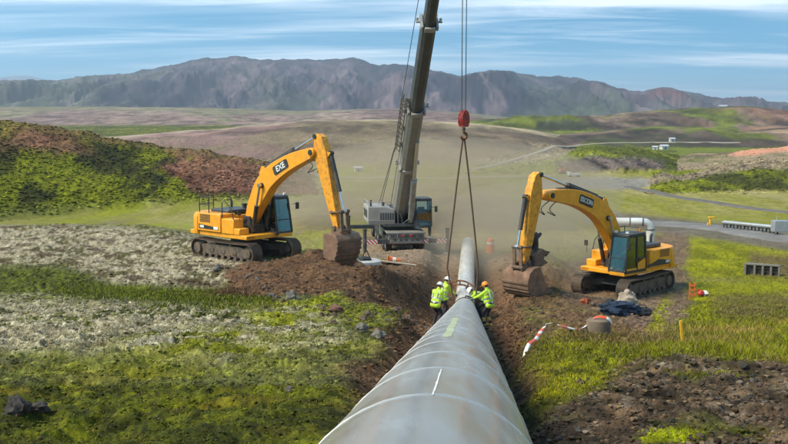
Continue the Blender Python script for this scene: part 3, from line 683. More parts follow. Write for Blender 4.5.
def excavator(name, label, loc, head, track_head, boom, stick, bucket, word, thumb, op_side):
    root = empty(name, loc, head, label, 'excavator', 'tracked excavators digging the pipe trench')
    U = Matrix.Rotation(track_head - head, 4, 'Z')
    # --- undercarriage
    m = MB(); m.box((0, 0, .62), (2.1, 1.7, .34), taper=.8); m.cyl((0, 0, .7), (0, 0, 1.12), .72, .66, 28)
    for sx in (-1, 1):
        for sy in (-1, 1): m.bar((sx * .55, sy * .4, .62), (sx * 1.15, sy * 1.25, .5), .42, .34)
    m.build('undercarriage_frame', BLACK, root, .02, U)
    for sy in (-1, 1):
        yc = sy * 1.3; hw = .31; Lh = 1.98; rad = .47; zc = .49
        path = []
        for k in range(22): path.append((-Lh + 2 * Lh * k / 22, zc - rad, 0.))
        for k in range(9): a = -math.pi / 2 + math.pi * k / 9; path.append((Lh + rad * math.cos(a), zc + rad * math.sin(a), a + math.pi / 2))
        for k in range(22):
            t = k / 22; path.append((Lh - 2 * Lh * t, zc + rad - .05 * math.sin(t * math.pi) , math.pi))
        for k in range(9): a = math.pi / 2 + math.pi * k / 9; path.append((-Lh + rad * math.cos(a), zc + rad * math.sin(a), a + math.pi / 2))
        m = MB()
        for (x, z, a) in path:
            M = Matrix.Rotation(-a, 3, 'Y')
            m.box((x, yc, z), (.175, hw * 2, .035), M)
            for q in (-.055, .0, .055):
                m.box(Vector((x, yc, z)) + M @ Vector((q, 0, -.03)), (.016, hw * 2, .035), M)
            m.box(Vector((x, yc, z)) + M @ Vector((0, 0, .05)), (.19, .2, .08), M)
        t = m.build('track', STEEL_D, root, 0, U)
        m = MB(); m.prism([(-1.9, .3), (-1.7, .22), (1.7, .22), (1.9, .3), (1.9, .62), (1.3, .76), (-1.3, .76), (-1.9, .62)], yc - .17, yc + .17)
        for k in range(3): m.box((-.9 + .9 * k, yc + sy * .18, .46), (.34, .05, .2))
        m.build('track_frame', STEEL_D, t, .015, U)
        for k in range(7):
            x = -1.5 + .5 * k
            MB().cyl((x, yc - .22, .22), (x, yc + .22, .22), .12, n=14).build('roller', STEEL_D, t, 0, U)
        for k in (-.6, .6): MB().cyl((k, yc - .2, .84), (k, yc + .2, .84), .085, n=12).build('top_roller', STEEL_D, t, 0, U)
        m = MB(); m.cyl((Lh, yc - .12, zc), (Lh, yc + .12, zc), .40, n=22); m.cyl((Lh, yc - .24, zc), (Lh, yc + .24, zc), .2, n=18); m.build('idler', STEEL_D, t, .01, U)
        m = MB(); m.cyl((-Lh, yc - .09, zc), (-Lh, yc + .09, zc), .38, n=22); m.cyl((-Lh, yc - .3, zc), (-Lh, yc + .28, zc), .27, n=22)
        for k in range(14):
            a = k * 2 * math.pi / 14; m.box((-Lh + .4 * math.cos(a), yc, zc + .4 * math.sin(a)), (.09, .1, .07), Matrix.Rotation(-a, 3, 'Y'))
        m.build('sprocket', STEEL_D, t, .008, U)
    # --- upper works
    m = MB(); m.box((-.55, 0, 1.24), (4.7, 2.7, .22)); m.box((1.35, .98, 1.24), (1.3, .9, .2)); m.box((1.15, -1.1, 1.24), (1.3, .55, .2))
    m.build('deck', ORANGE, root, .03)
    m = MB(); prof = []
    for k in range(13):
        a = math.pi / 2 + math.pi * k / 12; prof.append((-2.15 + 1.05 * math.cos(a), 1.48 * math.sin(a)))
    prof = [(-2.1, 1.48)] + prof + [(-2.1, -1.48)]
    n = len(prof); v = []
    for (z, s) in ((1.16, .95), (1.34, 1.), (2.08, 1.), (2.26, .93)): v += [(-2.1 + (p[0] + 2.1) * s, p[1] * s, z) for p in prof]
    f = [tuple(range(n))[::-1], tuple(range(3 * n, 4 * n))] + [(r * n + i, r * n + (i + 1) % n, (r + 1) * n + (i + 1) % n, (r + 1) * n + i) for r in range(3) for i in range(n)]
    m.add(v, f); m.build('counterweight', ORANGE, root, .025)
    m = MB(); m.box((-1.15, -.96, 1.83), (1.95, .98, .94)); m.box((-1.15, 0.95, 1.80), (1.95, 1.0, .9)); m.box((-1.15, 0, 1.78), (1.95, 1.0, .84))
    body = m.build('engine_housing', ORANGE, root, .045)
    for sy in (-1, 1):
        m = MB()
        for k in range(6): m.box((-1.45, sy * 1.462, 1.86 + .07 * k), (.85, .02, .03))
        m.build('louvre', BLACK, body)
        m = MB(); m.prism([(-2.0, 1.42), (.2, 1.42), (.2, 1.5), (-.5, 1.62), (-.9, 1.75), (-2.0, 1.62)] if sy > 0 else [(-2.0, 1.48), (-.35, 1.48), (-.35, 1.6), (-2.0, 1.72)], sy * 1.452, sy * 1.462); m.build('black_panel', BLACK, body)
        m = MB(); m.box((-1.75 if sy > 0 else -.55, sy * 1.466, 1.57), (.36, .012, .14)); m.build('number_plate', WHITE, body)
        m = MB(); m.box((-1.72, sy * 1.466, 1.60), (.34, .012, .13)); sy < 0 and m.build('number_plate', WHITE, body)
    m = MB(); m.box((-1.15, .1, 2.36), (1.5, 1.7, .2)); m.build('engine_hood', GREY_D, root, .05)
    m = MB(); m.box((.35, -1.1, 1.72), (1.0, .62, .78)); m.box((1.05, -1.1, 1.5), (.5, .6, .34)); m.build('tool_box', ORANGE, root, .05)
    m = MB(); m.tube([(-1.7, .45, 2.3), (-1.7, .45, 2.75), (-1.78, .45, 2.88)], .065, 12); m.build('exhaust_pipe', BLACK, root)
    m = MB(); m.cyl((-.75, .55, 2.3), (-.75, .55, 2.62), .12, n=16); m.cyl((-.75, .55, 2.62), (-.75, .55, 2.7), .16, n=16); m.build('air_cleaner', BLACK, root)
    y0 = -1.38; y1 = -.5; m = MB()
    for (xa, ya) in ((-2.0, y0), (-1.2, y0), (-2.0, y1)): m.tube([(xa, ya, 2.28), (xa, ya, 3.12)], .026, 8)
    m.tube([(-2.0, y1, 3.12), (-2.0, y0, 3.12), (-1.2, y0, 3.12), (-1.15, y0, 2.95)], .026, 8); m.tube([(-2.0, y1, 2.72), (-2.0, y0, 2.72), (-1.2, y0, 2.72)], .022, 8)
    m.build('handrail', BLACK, root); m = MB()
    m.tube([(-.1, y0, 2.12), (-.1, y0, 2.9), (.1, y0, 3.0), (.65, y0, 2.6), (.8, y0, 2.1)], .026, 8)
    m.build('handrail', BLACK, root)
    # --- cab on the left of the boom
    x0, x1, ya, yb, z0, z1 = .22, 1.95, .47, 1.45, 1.34, 3.08
    m = MB(); w = .09
    A = {'rb': (x0, yb), 'ra': (x0, ya), 'fb': (x1, yb), 'fa': (x1, ya), 'mb': (.98, yb), 'ma': (.98, ya)}
    top = {'rb': (x0 + .05, yb - .05), 'ra': (x0 + .05, ya + .03), 'fb': (x1 - .25, yb - .05), 'fa': (x1 - .25, ya + .03), 'mb': (.98, yb - .05), 'ma': (.98, ya + .03)}
    for k in A: m.bar((*A[k], z0), (*top[k], z1), w, w, (1, 0, 0))
    for (p, q) in (('rb', 'fb'), ('ra', 'fa'), ('rb', 'ra'), ('fb', 'fa')):
        m.bar((*A[p], z0), (*A[q], z0), w, .14); m.bar((*top[p], z1), (*top[q], z1), w, .1)
    m.bar((x1 - .08, yb - .02, 2.0), (x1 - .08, ya + .02, 2.0), .05, .05); m.bar((x0, yb - .02, 1.95), (.98, yb - .02, 1.95), .05, .06)
    cab = m.build('cab', BLACK, root, .02)
    m = MB(); m.prism([(x0 + .0, z1 + .045), (x1 - .2, z1 + .045), (x1 - .28, z1 + .13), (x0 + .1, z1 + .16)], ya, yb); m.box((.75, .96, z1 + .15), (.6, .55, .06)); m.build('cab_roof', GREY_D, cab, .03)
    m = MB(); m.prism([(x0 + .04, z0 + .05), (.93, z0 + .05), (.93, 1.72), (x0 + .04, 1.93)], yb - .03, yb + .012); m.build('door_panel', ORANGE, cab, .01)
    m = MB(); m.prism([(.25, 1.34), (1.93, 1.34), (1.95, 1.5), (1.03, 1.5)], yb + .006, yb + .022); m.build('sill_panel', ORANGE, cab, .006)
    m = MB(); m.box((.9, yb + .02, 2.0), (.14, .04, .05)); m.build('door_handle', BLACK, cab)
    def pane(pts): 
        q = MB(); n = len(pts); c = sum((Vector(p) for p in pts), Vector()) / n
        nrm = (Vector(pts[1]) - Vector(pts[0])).cross(Vector(pts[2]) - Vector(pts[0])).normalized() * .006
        q.add([Vector(p) + nrm for p in pts] + [Vector(p) - nrm for p in pts], [tuple(range(n)), tuple(range(2 * n - 1, n - 1, -1))] + [(i, i + n, (i + 1) % n + n, (i + 1) % n) for i in range(n)])
        q.build('window_pane', GLASS, cab, flat=True)
    pane([(1.0, yb - .01, 1.5), (x1 - .02, yb - .01, 1.5), (x1 - .24, yb - .05, z1), (1.0, yb - .05, z1)])
    pane([(x0 + .03, yb - .02, 1.95), (.96, yb - .02, 1.95), (.96, yb - .05, z1), (x0 + .05, yb - .05, z1)])
    pane([(x1 - .0, ya, z0 + .06), (x1 - .0, yb, z0 + .06), (x1 - .25, yb - .05, z1), (x1 - .25, ya + .03, z1)])
    pane([(x0 + .03, ya + .01, 1.9), (x1 - .02, ya + .01, 1.5), (x1 - .24, ya + .03, z1), (x0 + .05, ya + .03, z1)])
    pane([(x0, ya, 1.9), (x0, yb, 1.9), (x0 + .05, yb - .05, z1), (x0 + .05, ya + .03, z1)])
    m = MB(); m.box((.72, .96, 1.78), (.5, .52, .14)); m.box((.46, .96, 2.15), (.13, .5, .72)); m.box((.44, .96, 2.6), (.1, .28, .2)); m.box((.72, .96, 1.55), (.4, .4, .34)); m.build('operator_seat', SEATM, cab, .04)
    m = MB(); m.box((1.5, .62, 1.75), (.3, .2, .7)); m.build('control_console', GREY_D, cab, .02)
    for yy in (.66, 1.25): m = MB(); m.tube([(1.05, yy, 1.7), (1.12, yy, 2.05)], .025, 8); m.ell((1.12, yy, 2.09), (.04, .04, .06), 8, 6); m.build('joystick', GREY_D, cab)
    m = MB(); m.tube([(x1 - .05, yb + .02, 2.75), (x1 + .12, yb + .22, 2.8)], .014, 6); m.box((x1 + .14, yb + .25, 2.68), (.06, .2, .34)); m.build('mirror', BLACK, cab, .012)
    m = MB(); m.tube([(1.3, -1.36, 2.0), (1.3, -1.4, 2.4)], .014, 6); m.box((1.32, -1.42, 2.5), (.05, .2, .28)); m.build('mirror', BLACK, root, .012)
    for yy in (.62, 1.28): m = MB(); m.box((x1 - .34, yy, z1 + .2), (.1, .16, .11)); m.build('work_lamp', WHITE, cab, .015)
    m = MB(); m.cyl((.45, 1.2, z1 + .15), (.45, 1.2, z1 + .32), .055, n=12); m.build('beacon', AMBER, cab)
    # --- boom
    sp = spline([(p[0], 0, p[1]) for p in boom], 7); n = len(sp)
    ws = np.interp(np.linspace(0, 1, n), [0, .15, .38, .55, .8, 1], [.50, .72, 1.04, .98, .74, .46])
    prof = offset_profile([(p.x, p.z) for p in sp], ws)
    m = MB(); m.prism(prof, -.27, .27)
    b0, b1 = sp[0], sp[-1]
    m.cyl((b0.x, -.33, b0.z), (b0.x, .33, b0.z), .24, n=20); m.cyl((b1.x, -.36, b1.z), (b1.x, .36, b1.z), .22, n=20)
    bm_ = m.build('boom', ORANGE, root, .025)
    km = int(n * .42); bend = sp[km]
    for q_, hw_ in ((bend, .36), (b1, .4), (b0, .42)): m = MB(); m.cyl((q_.x, -hw_, q_.z), (q_.x, hw_, q_.z), .13, n=18); m.build('pin', BLACK, bm_)
    m = MB(); m.prism([(.15, 1.35), (1.05, 1.35), (.85, b0.z + .25), (.4, b0.z + .25)], -.42, -.32); m.prism([(.15, 1.35), (1.05, 1.35), (.85, b0.z + .25), (.4, b0.z + .25)], .32, .42); m.box((.75, 0, 1.55), (.9, .6, .5))
    m.build('boom_bracket', BLACK, root, .02)
    for yy in (-.47, .47): ram(root, 'boom_cylinder', (1.12, 1.5), (bend.x, bend.z), .105, .55, yy * .9)
    # decal between the bend and the tip, both sides
    ka = int(n * .66); c0 = sp[ka]; dr = (sp[ka + 2] - sp[ka - 2]).normalized()
    for sy in (-1, 1):
        ex = dr * (1 if sy < 0 else -1); ez = Vector((0, sy, 0)); ey = ez.cross(ex)
        M = Matrix((ex, ey, ez)).transposed().to_4x4(); M.translation = c0 + Vector((0, sy * .281, 0)) 
        q = MB(); pts = []
        for (cx_, cy_, a0) in ((.47, .12, 0), (-.47, .12, 90), (-.47, -.12, 180), (.47, -.12, 270)):
            for k in range(5): a = R(a0 + 22.5 * k); pts.append((cx_ + .1 * math.cos(a), cy_ + .1 * math.sin(a)))
        nn = len(pts); q.add([(x, y, .012) for x, y in pts] + [(x, y, -.013) for x, y in pts], [tuple(range(nn)), tuple(range(2 * nn - 1, nn - 1, -1))] + [(i, i + nn, (i + 1) % nn + nn, (i + 1) % nn) for i in range(nn)], M)
        q = q.build('name_plate', BLACK, bm_, flat=True)
        text_mesh(word, .40 if len(word) < 4 else .31, 'lettering', WHITE, M @ Matrix.Translation((0, 0, .015)), q)
    # hoses over the boom
    m = MB()
    for s in (-.1, .0, .1):
        m.tube([sp[i] + Vector((0, s, 0)) + (Vector((-(sp[i + 1] - sp[i - 1]).z, 0, (sp[i + 1] - sp[i - 1]).x)).normalized() * (ws[i] / 2 + .045)) for i in range(2, n - 3)], .025, 7)
    m.build('hydraulic_pipe', BLACK, bm_)
    s0, s1 = Vector((stick[0][0], 0, stick[0][1])), Vector((stick[1][0], 0, stick[1][1])); sdv = (s1 - s0).normalized()
    m = MB()
    for s in (-.16, .16):
        m.tube(spline([sp[n - 7] + Vector((0, s, ws[n - 7] / 2 + .04)), b1 + Vector((.0, s * 1.5, -.55)), b1 + Vector((sdv.x * .6 - .42, s * 2, -.95)), b1 + Vector((sdv.x * 1.0, s * 1.6, -.75))]), .022, 7)
    m.build('hydraulic_hose', RUBBER, bm_); m = MB()
    m.tube(spline([b0 + Vector((-.1, .2, .3)), b0 + Vector((-.5, .3, .6)), b0 + Vector((-.5, .3, -.2))]), .024, 7)
    m.build('hydraulic_hose', RUBBER, bm_)
    # --- stick
    jx = Vector((boom[-1][0], 0, boom[-1][1]))
    sn = Vector((sdv.z, 0, -sdv.x))      # towards the machine? fixed below
    if sn.x > 0: sn = -sn
    L = (s1 - s0).length; tj = (jx - s0).dot(sdv)
    def sp_(t, o): p = s0 + sdv * t + sn * o; return (p.x, p.z)
    m = MB(); m.prism([sp_(0, -.02), sp_(-.08, -.18), sp_(.15, -.42), sp_(tj + .1, -.52), sp_(L * .6, -.34), sp_(L, -.16), sp_(L + .14, 0), sp_(L, .16), sp_(L * .6, .24), sp_(tj + .35, .30), sp_(tj, .28), sp_(tj * .5, .14)], -.2, .2)
    st = m.build('stick', ORANGE_W, root, .02)
    m = MB(); m.cyl((jx.x, -.31, jx.z), (jx.x, .31, jx.z), .2, n=18); m.build('pin', BLACK, st); m = MB(); p = sp_(.02, -.04); m.cyl((p[0], -.24, p[1]), (p[0], .24, p[1]), .11, n=14); m.build('pin', BLACK, st)
    kb = int(n * .50); a0 = sp[kb]; dd = (sp[kb + 1] - sp[kb - 1]).normalized(); a0 = a0 + Vector((-dd.z, 0, dd.x)) * (ws[kb] / 2 + .16)
    m = MB(); m.prism([(a0.x - .3, a0.z - .3), (a0.x + .3, a0.z - .18), (a0.x + .1, a0.z + .1), (a0.x - .1, a0.z + .1)], -.16, .16); m.build('cylinder_bracket', ORANGE, bm_, .01)
    ram(root, 'stick_cylinder', (a0.x, a0.z), sp_(.0, -.03), .12, .58)
    q0 = sp_(tj + .35, -.62); q1 = sp_(L * .86, -.60)
    ram(root, 'bucket_cylinder', q0, q1, .105, .66)
    q2 = bucket['pin2']; q3 = sp_(L * .83, 0)
    m = MB(); m.prism([sp_(tj + .15, -.4), sp_(tj + .55, -.4), sp_(tj + .36, -.74)], -.13, .13); m.build('cylinder_lug', ORANGE_W, st, .01)
    m = MB()
    for yy in (-.24, .24):
        m.bar((q1[0], yy, q1[1]), (q3[0], yy, q3[1]), .06, .17, (0, 1, 0)); m.bar((q1[0], yy * .8, q1[1]), (q2[0], yy * .8, q2[1]), .07, .18, (0, 1, 0))
    m.cyl((q1[0], -.3, q1[1]), (q1[0], .3, q1[1]), .085); m.cyl((q3[0], -.3, q3[1]), (q3[0], .3, q3[1]), .075); m.cyl((q2[0], -.33, q2[1]), (q2[0], .33, q2[1]), .085)
    m.build('bucket_linkage', MUD, root, .01); m = MB(); m.cyl((s1.x, -.36, s1.z), (s1.x, .36, s1.z), .1); m.build('pin', MUD, st)
    # --- bucket
    bw = bucket['w'] / 2; out = bucket['outer']; n_ = len(out)     # outline from the hinge round the back to the cutting edge
    cen = Vector((sum(p[0] for p in out) / n_, 0, sum(p[1] for p in out) / n_))
    inn = [(p[0] + (cen.x - p[0]) * .07, p[1] + (cen.z - p[1]) * .07) for p in out]
    m = MB(); m.prism(list(out) + inn[::-1], -bw, bw)
    for sy in (-1, 1): m.prism(list(out), sy * bw - .025, sy * bw + .025)
    bk = m.build('bucket', BUCKET, root, .01)
    m = MB(); k0 = max(2, n_ // 3)
    for i in range(k0, n_ - 1):
        for t in (.2, .7):
            a, b = Vector((out[i][0], 0, out[i][1])), Vector((out[i + 1][0], 0, out[i + 1][1])); d = (b - a).normalized(); p = a.lerp(b, t); nr = (p - cen); nr = (nr - d * nr.dot(d)).normalized()
            m.bar(p + nr * .02 + Vector((0, -bw - .03, 0)), p + nr * .02 + Vector((0, bw + .03, 0)), .10, .05, nr)
    m.build('wear_strip', MUD, bk, .005)
    e0, e1 = Vector((out[-2][0], 0, out[-2][1])), Vector((out[-1][0], 0, out[-1][1])); ed = (e1 - e0).normalized()
    for k in range(5):
        yy = -bw + .08 + (2 * bw - .16) * k / 4
        M = Matrix.Translation(e1 + Vector((0, yy, 0)) - ed * .08)
        m = MB(); m.bar(e1 - ed * .1 + Vector((0, yy, 0)), e1 + ed * .12 + Vector((0, yy, 0)), .13, .12, (0, 1, 0)); m.bar(e1 + ed * .1 + Vector((0, yy, 0)), e1 + ed * .28 + Vector((0, yy, 0)), .09, .07, (0, 1, 0)); m.build('tooth', MUD, bk, .012)
    m = MB(); h0, h1 = Vector((s1.x, 0, s1.z)), Vector((q2[0], 0, q2[1]))
    for yy in (-.26, .26):
        a_, b_ = Vector((out[0][0], yy, out[0][1])), Vector((out[2][0], yy, out[2][1]))
        m.add([(h0.x - .1, yy - .03, h0.z + .05), (h1.x + .05, yy - .03, h1.z + .1), (b_.x, yy - .03, b_.z), (a_.x, yy - .03, a_.z), (h0.x - .1, yy + .03, h0.z + .05), (h1.x + .05, yy + .03, h1.z + .1), (b_.x, yy + .03, b_.z), (a_.x, yy + .03, a_.z)], [(0, 1, 2, 3), (7, 6, 5, 4), (0, 4, 5, 1), (1, 5, 6, 2), (2, 6, 7, 3), (3, 7, 4, 0)])
    m.build('bucket_ear', MUD, bk, .01)
    if thumb:
        tb = sp_(L * .93, .12)
        m = MB(); pts = spline([(tb[0], 0, tb[1]), (tb[0] - .35, 0, tb[1] - .1), (tb[0] - .55, 0, tb[1] + .35), (tb[0] - .55, 0, tb[1] + .75), (tb[0] - .85, 0, tb[1] + .95)], 6)
        for yy in (-.12, .12): m.tube([p + Vector((0, yy, 0)) for p in pts], [.10] * (len(pts) - 4) + [.10, .09, .08, .07], 8)
        th_ = m.build('clamp_arm', BLACK, root)
        m = MB(); g = Vector((tb[0] - .52, 0, tb[1] - .12))
        m.prism([(g.x - .42, g.z + .28), (g.x - .1, g.z + .42), (g.x + .35, g.z + .1), (g.x + .4, g.z - .32), (g.x + .1, g.z - .55), (g.x - .12, g.z - .3)], -.42, .42)
        for k in range(4):
            yy = -.36 + .24 * k; m.prism([(g.x - .36, g.z + .30), (g.x - .72, g.z + .22), (g.x - .42, g.z + .02)], yy - .05, yy + .05); m.prism([(g.x - .2, g.z - .05), (g.x - .55, g.z - .28), (g.x - .1, g.z - .42)], yy - .05, yy + .05)
        m.build('clamp_jaw', MUD, th_, .015)
    return root

exl = excavator('excavator', 'orange tracked excavator on the grassy bench, bucket dug into the brown spoil heap', EXL, math.atan2(-.67, .74), math.atan2(-.66, .75),
    [(.55, 1.95), (1.05, 2.9), (2.05, 4.12), (3.6, 4.95), (5.35, 5.5)], [(5.45, 6.25), (6.85, 2.05)],
    dict(w=1.5, pin2=(7.28, 1.95), outer=[(6.62, 1.82), (7.0, 1.86), (7.38, 1.80), (7.56, 1.60), (7.55, 1.2), (7.38, .75), (7.1, .3), (6.8, -.02), (6.62, -.16)]), 'EXE', False, -1)
exr = excavator('excavator', 'orange tracked excavator with clamp jaw, right of the trench on gravel', EXR, math.atan2(-.656, -.755), math.atan2(-.72, -.69),
    [(.55, 1.95), (1.05, 2.95), (2.3, 4.3), (4.2, 5.05), (6.3, 5.3)], [(6.9, 6.3), (7.85, 2.35)],
    dict(w=1.5, pin2=(8.25, 2.1), outer=[(7.6, 2.15), (8.0, 2.1), (8.3, 1.9), (8.43, 1.5), (8.35, 1.1), (8.1, .82), (7.65, .74), (7.1, .82), (6.9, .88)]), 'ESCON', True, 1)

# ------------------------------------------------------------------ the crane
CGREY = mat('grey_crane_paint', (.20, .19, .175), .5, .1, .15, 2, dirt=(.25, .19, .14), damt=.4, dscale=1.2)
CDARK = mat('dark_crane_paint_and_shade', (.050, .051, .053), .5, .1, .2, 2, dirt=(.13, .115, .10), damt=.3, dscale=1.2)
CPALE = mat('pale_crane_paint', (.33, .32, .305), .5, 0, .12, 3, dirt=(.25, .2, .16), damt=.5, dscale=1.5)
def striped():
    m = bpy.data.materials.new('red_white_stripes'); m.use_nodes = True; nt = m.node_tree; L = nt.links; b = nt.nodes['Principled BSDF']; b.inputs['Roughness'].default_value = .5
    tc = nd(nt, 'ShaderNodeTexCoord'); s = nd(nt, 'ShaderNodeSeparateXYZ'); L.new(tc.outputs['Object'], s.inputs[0])
    a = nd(nt, 'ShaderNodeMath', operation='ADD'); L.new(s.outputs['X'], a.inputs[0]); L.new(s.outputs['Z'], a.inputs[1])
    f = nd(nt, 'ShaderNodeMath', operation='PINGPONG'); f.inputs[1].default_value = .13; L.new(a.outputs[0], f.inputs[0])
    g = nd(nt, 'ShaderNodeMath', operation='GREATER_THAN'); g.inputs[1].default_value = .065; L.new(f.outputs[0], g.inputs[0])
    x = nd(nt, 'ShaderNodeMix', data_type='RGBA'); x.inputs[6].default_value = (.72, .70, .66, 1); x.inputs[7].default_value = (.62, .05, .03, 1); L.new(g.outputs[0], x.inputs[0]); L.new(x.outputs[2], b.inputs['Base Color'])
    return m
STRIPE = striped()
ROPE = mat('steel_rope', (.10, .09, .085), .5, .5)
crane = empty('mobile_crane', CRN, R(7), 'grey mobile crane parked behind the trench, its long boom raised over the pipe', 'crane')
TIP = Vector((2.95, 37.9, CAMZ + 13.9)); W2C = (Matrix.Translation(CRN) @ Matrix.Rotation(R(7), 4, 'Z')).inverted()
tip = W2C @ TIP; foot = W2C @ at(399, 219, 64.6)
m = MB(); m.box((0, 3.6, 1.22), (1.3, 12.0, .6)); m.box((0, 3.6, 1.58), (2.7, 12.0, .12)); m.box((0, 8.9, 1.35), (2.6, 1.6, .9)); m.box((-1.05, 2, 1.2), (.5, 2.2, .6)); m.box((1.05, 2, 1.2), (.5, 2.2, .6))
m.box((0, -2.28, 1.35), (2.5, .16, .5)); m.box((0, -2.4, .98), (2.3, .1, .22)); chs = m.build('chassis', CGREY, crane, .03)
m = MB()
for k in range(5): m.box((-.95 + .48 * k, -2.42, 1.42), (.3, .06, .22)); m.cyl((-.8 + .4 * k, -2.36, 1.1), (-.8 + .4 * k, -2.46, 1.1), .07, n=10)
m.tube([(-1.2, -2.5, .85), (-1.2, -2.5, 1.25), (1.2, -2.5, 1.25), (1.2, -2.5, .85)], .03, 6); m.build('rear_bumper', CDARK, chs, .01)
for s in (-1, 1):
    m = MB(); m.box((s * .3, -2.47, 1.42), (.22, .05, .10)); m.build('tail_light', REDL, chs, .008)
    m = MB(); m.prism([(s * 1.36, 1.15), (s * 1.36, .5), (s * 1.05, .5), (s * 1.05, 1.15)], -1.75, -1.72); m.build('mudflap', RUBBER, chs)
for yy in (-.9, .7, 4.2, 5.8, 8.6):
    for s in (-1, 1):
        m = MB(); M = Matrix.Translation((s * 1.12, yy, .68)) @ Matrix.Rotation(math.pi / 2, 4, 'Y')
        m.lathe([(.30, -.2), (.55, -.22), (.64, -.18), (.68, -.1), (.68, .1), (.64, .18), (.55, .22), (.30, .2)], 28, M)
        wl = m.build('wheel', RUBBER, crane)
        m = MB(); m.lathe([(.0, -.12), (.1, -.14), (.14, -.08), (.28, -.06), (.31, -.19), (.31, .19), (.28, .06), (.14, .08), (.1, .14), (0, .12)], 20, M); m.build('rim', CPALE, wl)
    m = MB(); m.tube([(-1.0, yy, .68), (1.0, yy, .68)], .12, 10); m.build('axle', CDARK, crane)
for yy, xl, xr in ((-1.95, -2.85, 2.95), (7.3, -3.3, 3.2)):
    m = MB(); m.box((0, yy, .98), (2.5, .42, .42)); m.box(((xl - 1.2) / 2, yy, .98), (-1.2 - xl, .3, .30)); m.box(((xr + 1.2) / 2, yy, .98), (xr - 1.2, .3, .30))
    ob = m.build('outrigger_beam', CDARK, crane, .015)
    for x in (xl, xr):
        m = MB(); m.cyl((x, yy, .30), (x, yy, 1.75), .13, n=14); m.cyl((x, yy, .14), (x, yy, .5), .085, n=12); m.cyl((x, yy, 1.75), (x, yy, 1.86), .16, n=14); m.build('jack', CDARK, ob)
        m = MB(); m.cyl((x, yy, .04), (x, yy, .15), .34, .22, n=18); m.build('foot_plate', CGREY, ob)
    if yy < 0:
        for (a, b) in ((xl + .12, xl + .86), (-1.02, .0), (.78, 1.55), (xr - .80, xr - .10)):
            m = MB(); m.box(((a + b) / 2, yy - .24 - (.02 if abs(a) < 1.1 else 0), .98), (b - a, .02, .30)); m.build('warning_panel', STRIPE, ob)
m = MB(); m.cyl((0, .6, 1.64), (0, .6, 1.9), 1.0, n=36); m.build('slew_ring', CDARK, crane)
m = MB(); m.box((-.15, .7, 2.02), (2.6, 4.0, .22)); m.box((-.42, -.2, 2.35), (.10, 2.0, .9)); m.box((.42, -.2, 2.35), (.10, 2.0, .9)); m.box((0, .6, 2.4), (.7, .5, .7)); m.build('superstructure', CDARK, crane, .02)
m = MB(); m.prism([(-2.55, 2.15), (-.62, 2.15), (-.62, 3.05), (-1.3, 3.3), (-2.55, 3.3)], -1.0, 2.4); eng = m.build('engine_house', CPALE, crane, .06)
m = MB()
for k in range(6): m.box((-1.62 + .17 * k, -1.012, 2.62), (.10, .02, .5))
m.build('grille', CDARK, eng); m = MB()
for k in range(7): m.box((-2.562, -.4 + .36 * k, 2.75), (.02, .22, .55))
m.build('grille', CDARK, eng)
m = MB(); m.box((-1.58, -.85, 2.20), (1.85, .5, .30)); m.build('step_plate', CGREY, eng, .01)
m = MB(); m.tube([(-2.3, -.6, 3.3), (-2.3, -.6, 3.75)], .07, 10); m.tube([(-1.4, -.3, 3.3), (-1.4, -.3, 3.6)], .1, 10); m.build('exhaust_pipe', CDARK, eng)
m = MB(); m.tube([(-2.5, -.98, 3.3), (-2.5, -.98, 3.62), (-.9, -.98, 3.62), (-.7, -.98, 3.1)], .025, 7); m.tube([(-2.5, -.98, 3.62), (-2.5, 2.2, 3.62), (-2.5, 2.2, 3.3)], .025, 7); m.build('handrail', CPALE, eng)
for k in range(3): m = MB(); m.box((-.1, 2.75 + .02 * k, 1.98 + .45 * k), (2.7, .9, .43)); m.build('counterweight_slab', CDARK, crane, .04)
m = MB(); m.cyl((-.55, 1.6, 2.75), (.55, 1.6, 2.75), .36, n=24)
for x in (-.58, .58): m.cyl((x - .04, 1.6, 2.75), (x + .04, 1.6, 2.75), .52, n=24)
m.build('winch', CDARK, crane)
m = MB()
for k in range(16): x = -.5 + k * .066; m.tube([(x + .33 * 0, 1.6 + .37 * math.cos(a * .3927), 2.75 + .37 * math.sin(a * .3927)) for a in range(17)], .022, 6, False)
# cab
x0, x1, y0, y1, z0, z1 = .78, 1.85, -1.75, .1, 2.0, 3.75
m = MB(); w = .09
for (x, y) in ((x0, y0 + .0), (x1, y0 + .0), (x0, y1), (x1, y1), (x1, -.7)): m.bar((x, y, z0), (x, y + (.22 if y == y0 else 0), z1), w, w, (1, 0, 0))
for z in (z0, z1):
    q = .22 if z == z1 else 0
    m.bar((x0, y0 + q, z), (x1, y0 + q, z), w, w); m.bar((x0, y1, z), (x1, y1, z), w, w); m.bar((x0, y0 + q, z), (x0, y1, z), w, w); m.bar((x1, y0 + q, z), (x1, y1, z), w, w)
m.box(((x0 + x1) / 2, y1 - .03, 2.5), (x1 - x0, .06, 1.0)); m.box((x1, (y0 + y1) / 2, 2.12), (.07, 1.75, .2)); cab = m.build('cab', CDARK, crane, .02)
m = MB(); m.box(((x0 + x1) / 2, -.72, z1 + .09), (1.16, 1.75, .14)); m.build('cab_roof', CDARK, cab, .04)
for pts in ([(x0, y0, z0), (x1, y0, z0), (x1, y0 + .22, z1), (x0, y0 + .22, z1)], [(x1, y0, z0 + .2), (x1, y1, z0 + .2), (x1, y1, z1), (x1, y0 + .22, z1)], [(x0, y0, z0), (x0, y1, z0), (x0, y1, z1), (x0, y0 + .22, z1)]):
    q = MB(); P = [Vector(p) for p in pts]; nr = (P[1] - P[0]).cross(P[2] - P[0]).normalized() * .006
    q.add([p + nr for p in P] + [p - nr for p in P], [(0, 1, 2, 3), (7, 6, 5, 4), (0, 4, 5, 1), (1, 5, 6, 2), (2, 6, 7, 3), (3, 7, 4, 0)]); q.build('window_pane', GLASS, cab, flat=True)
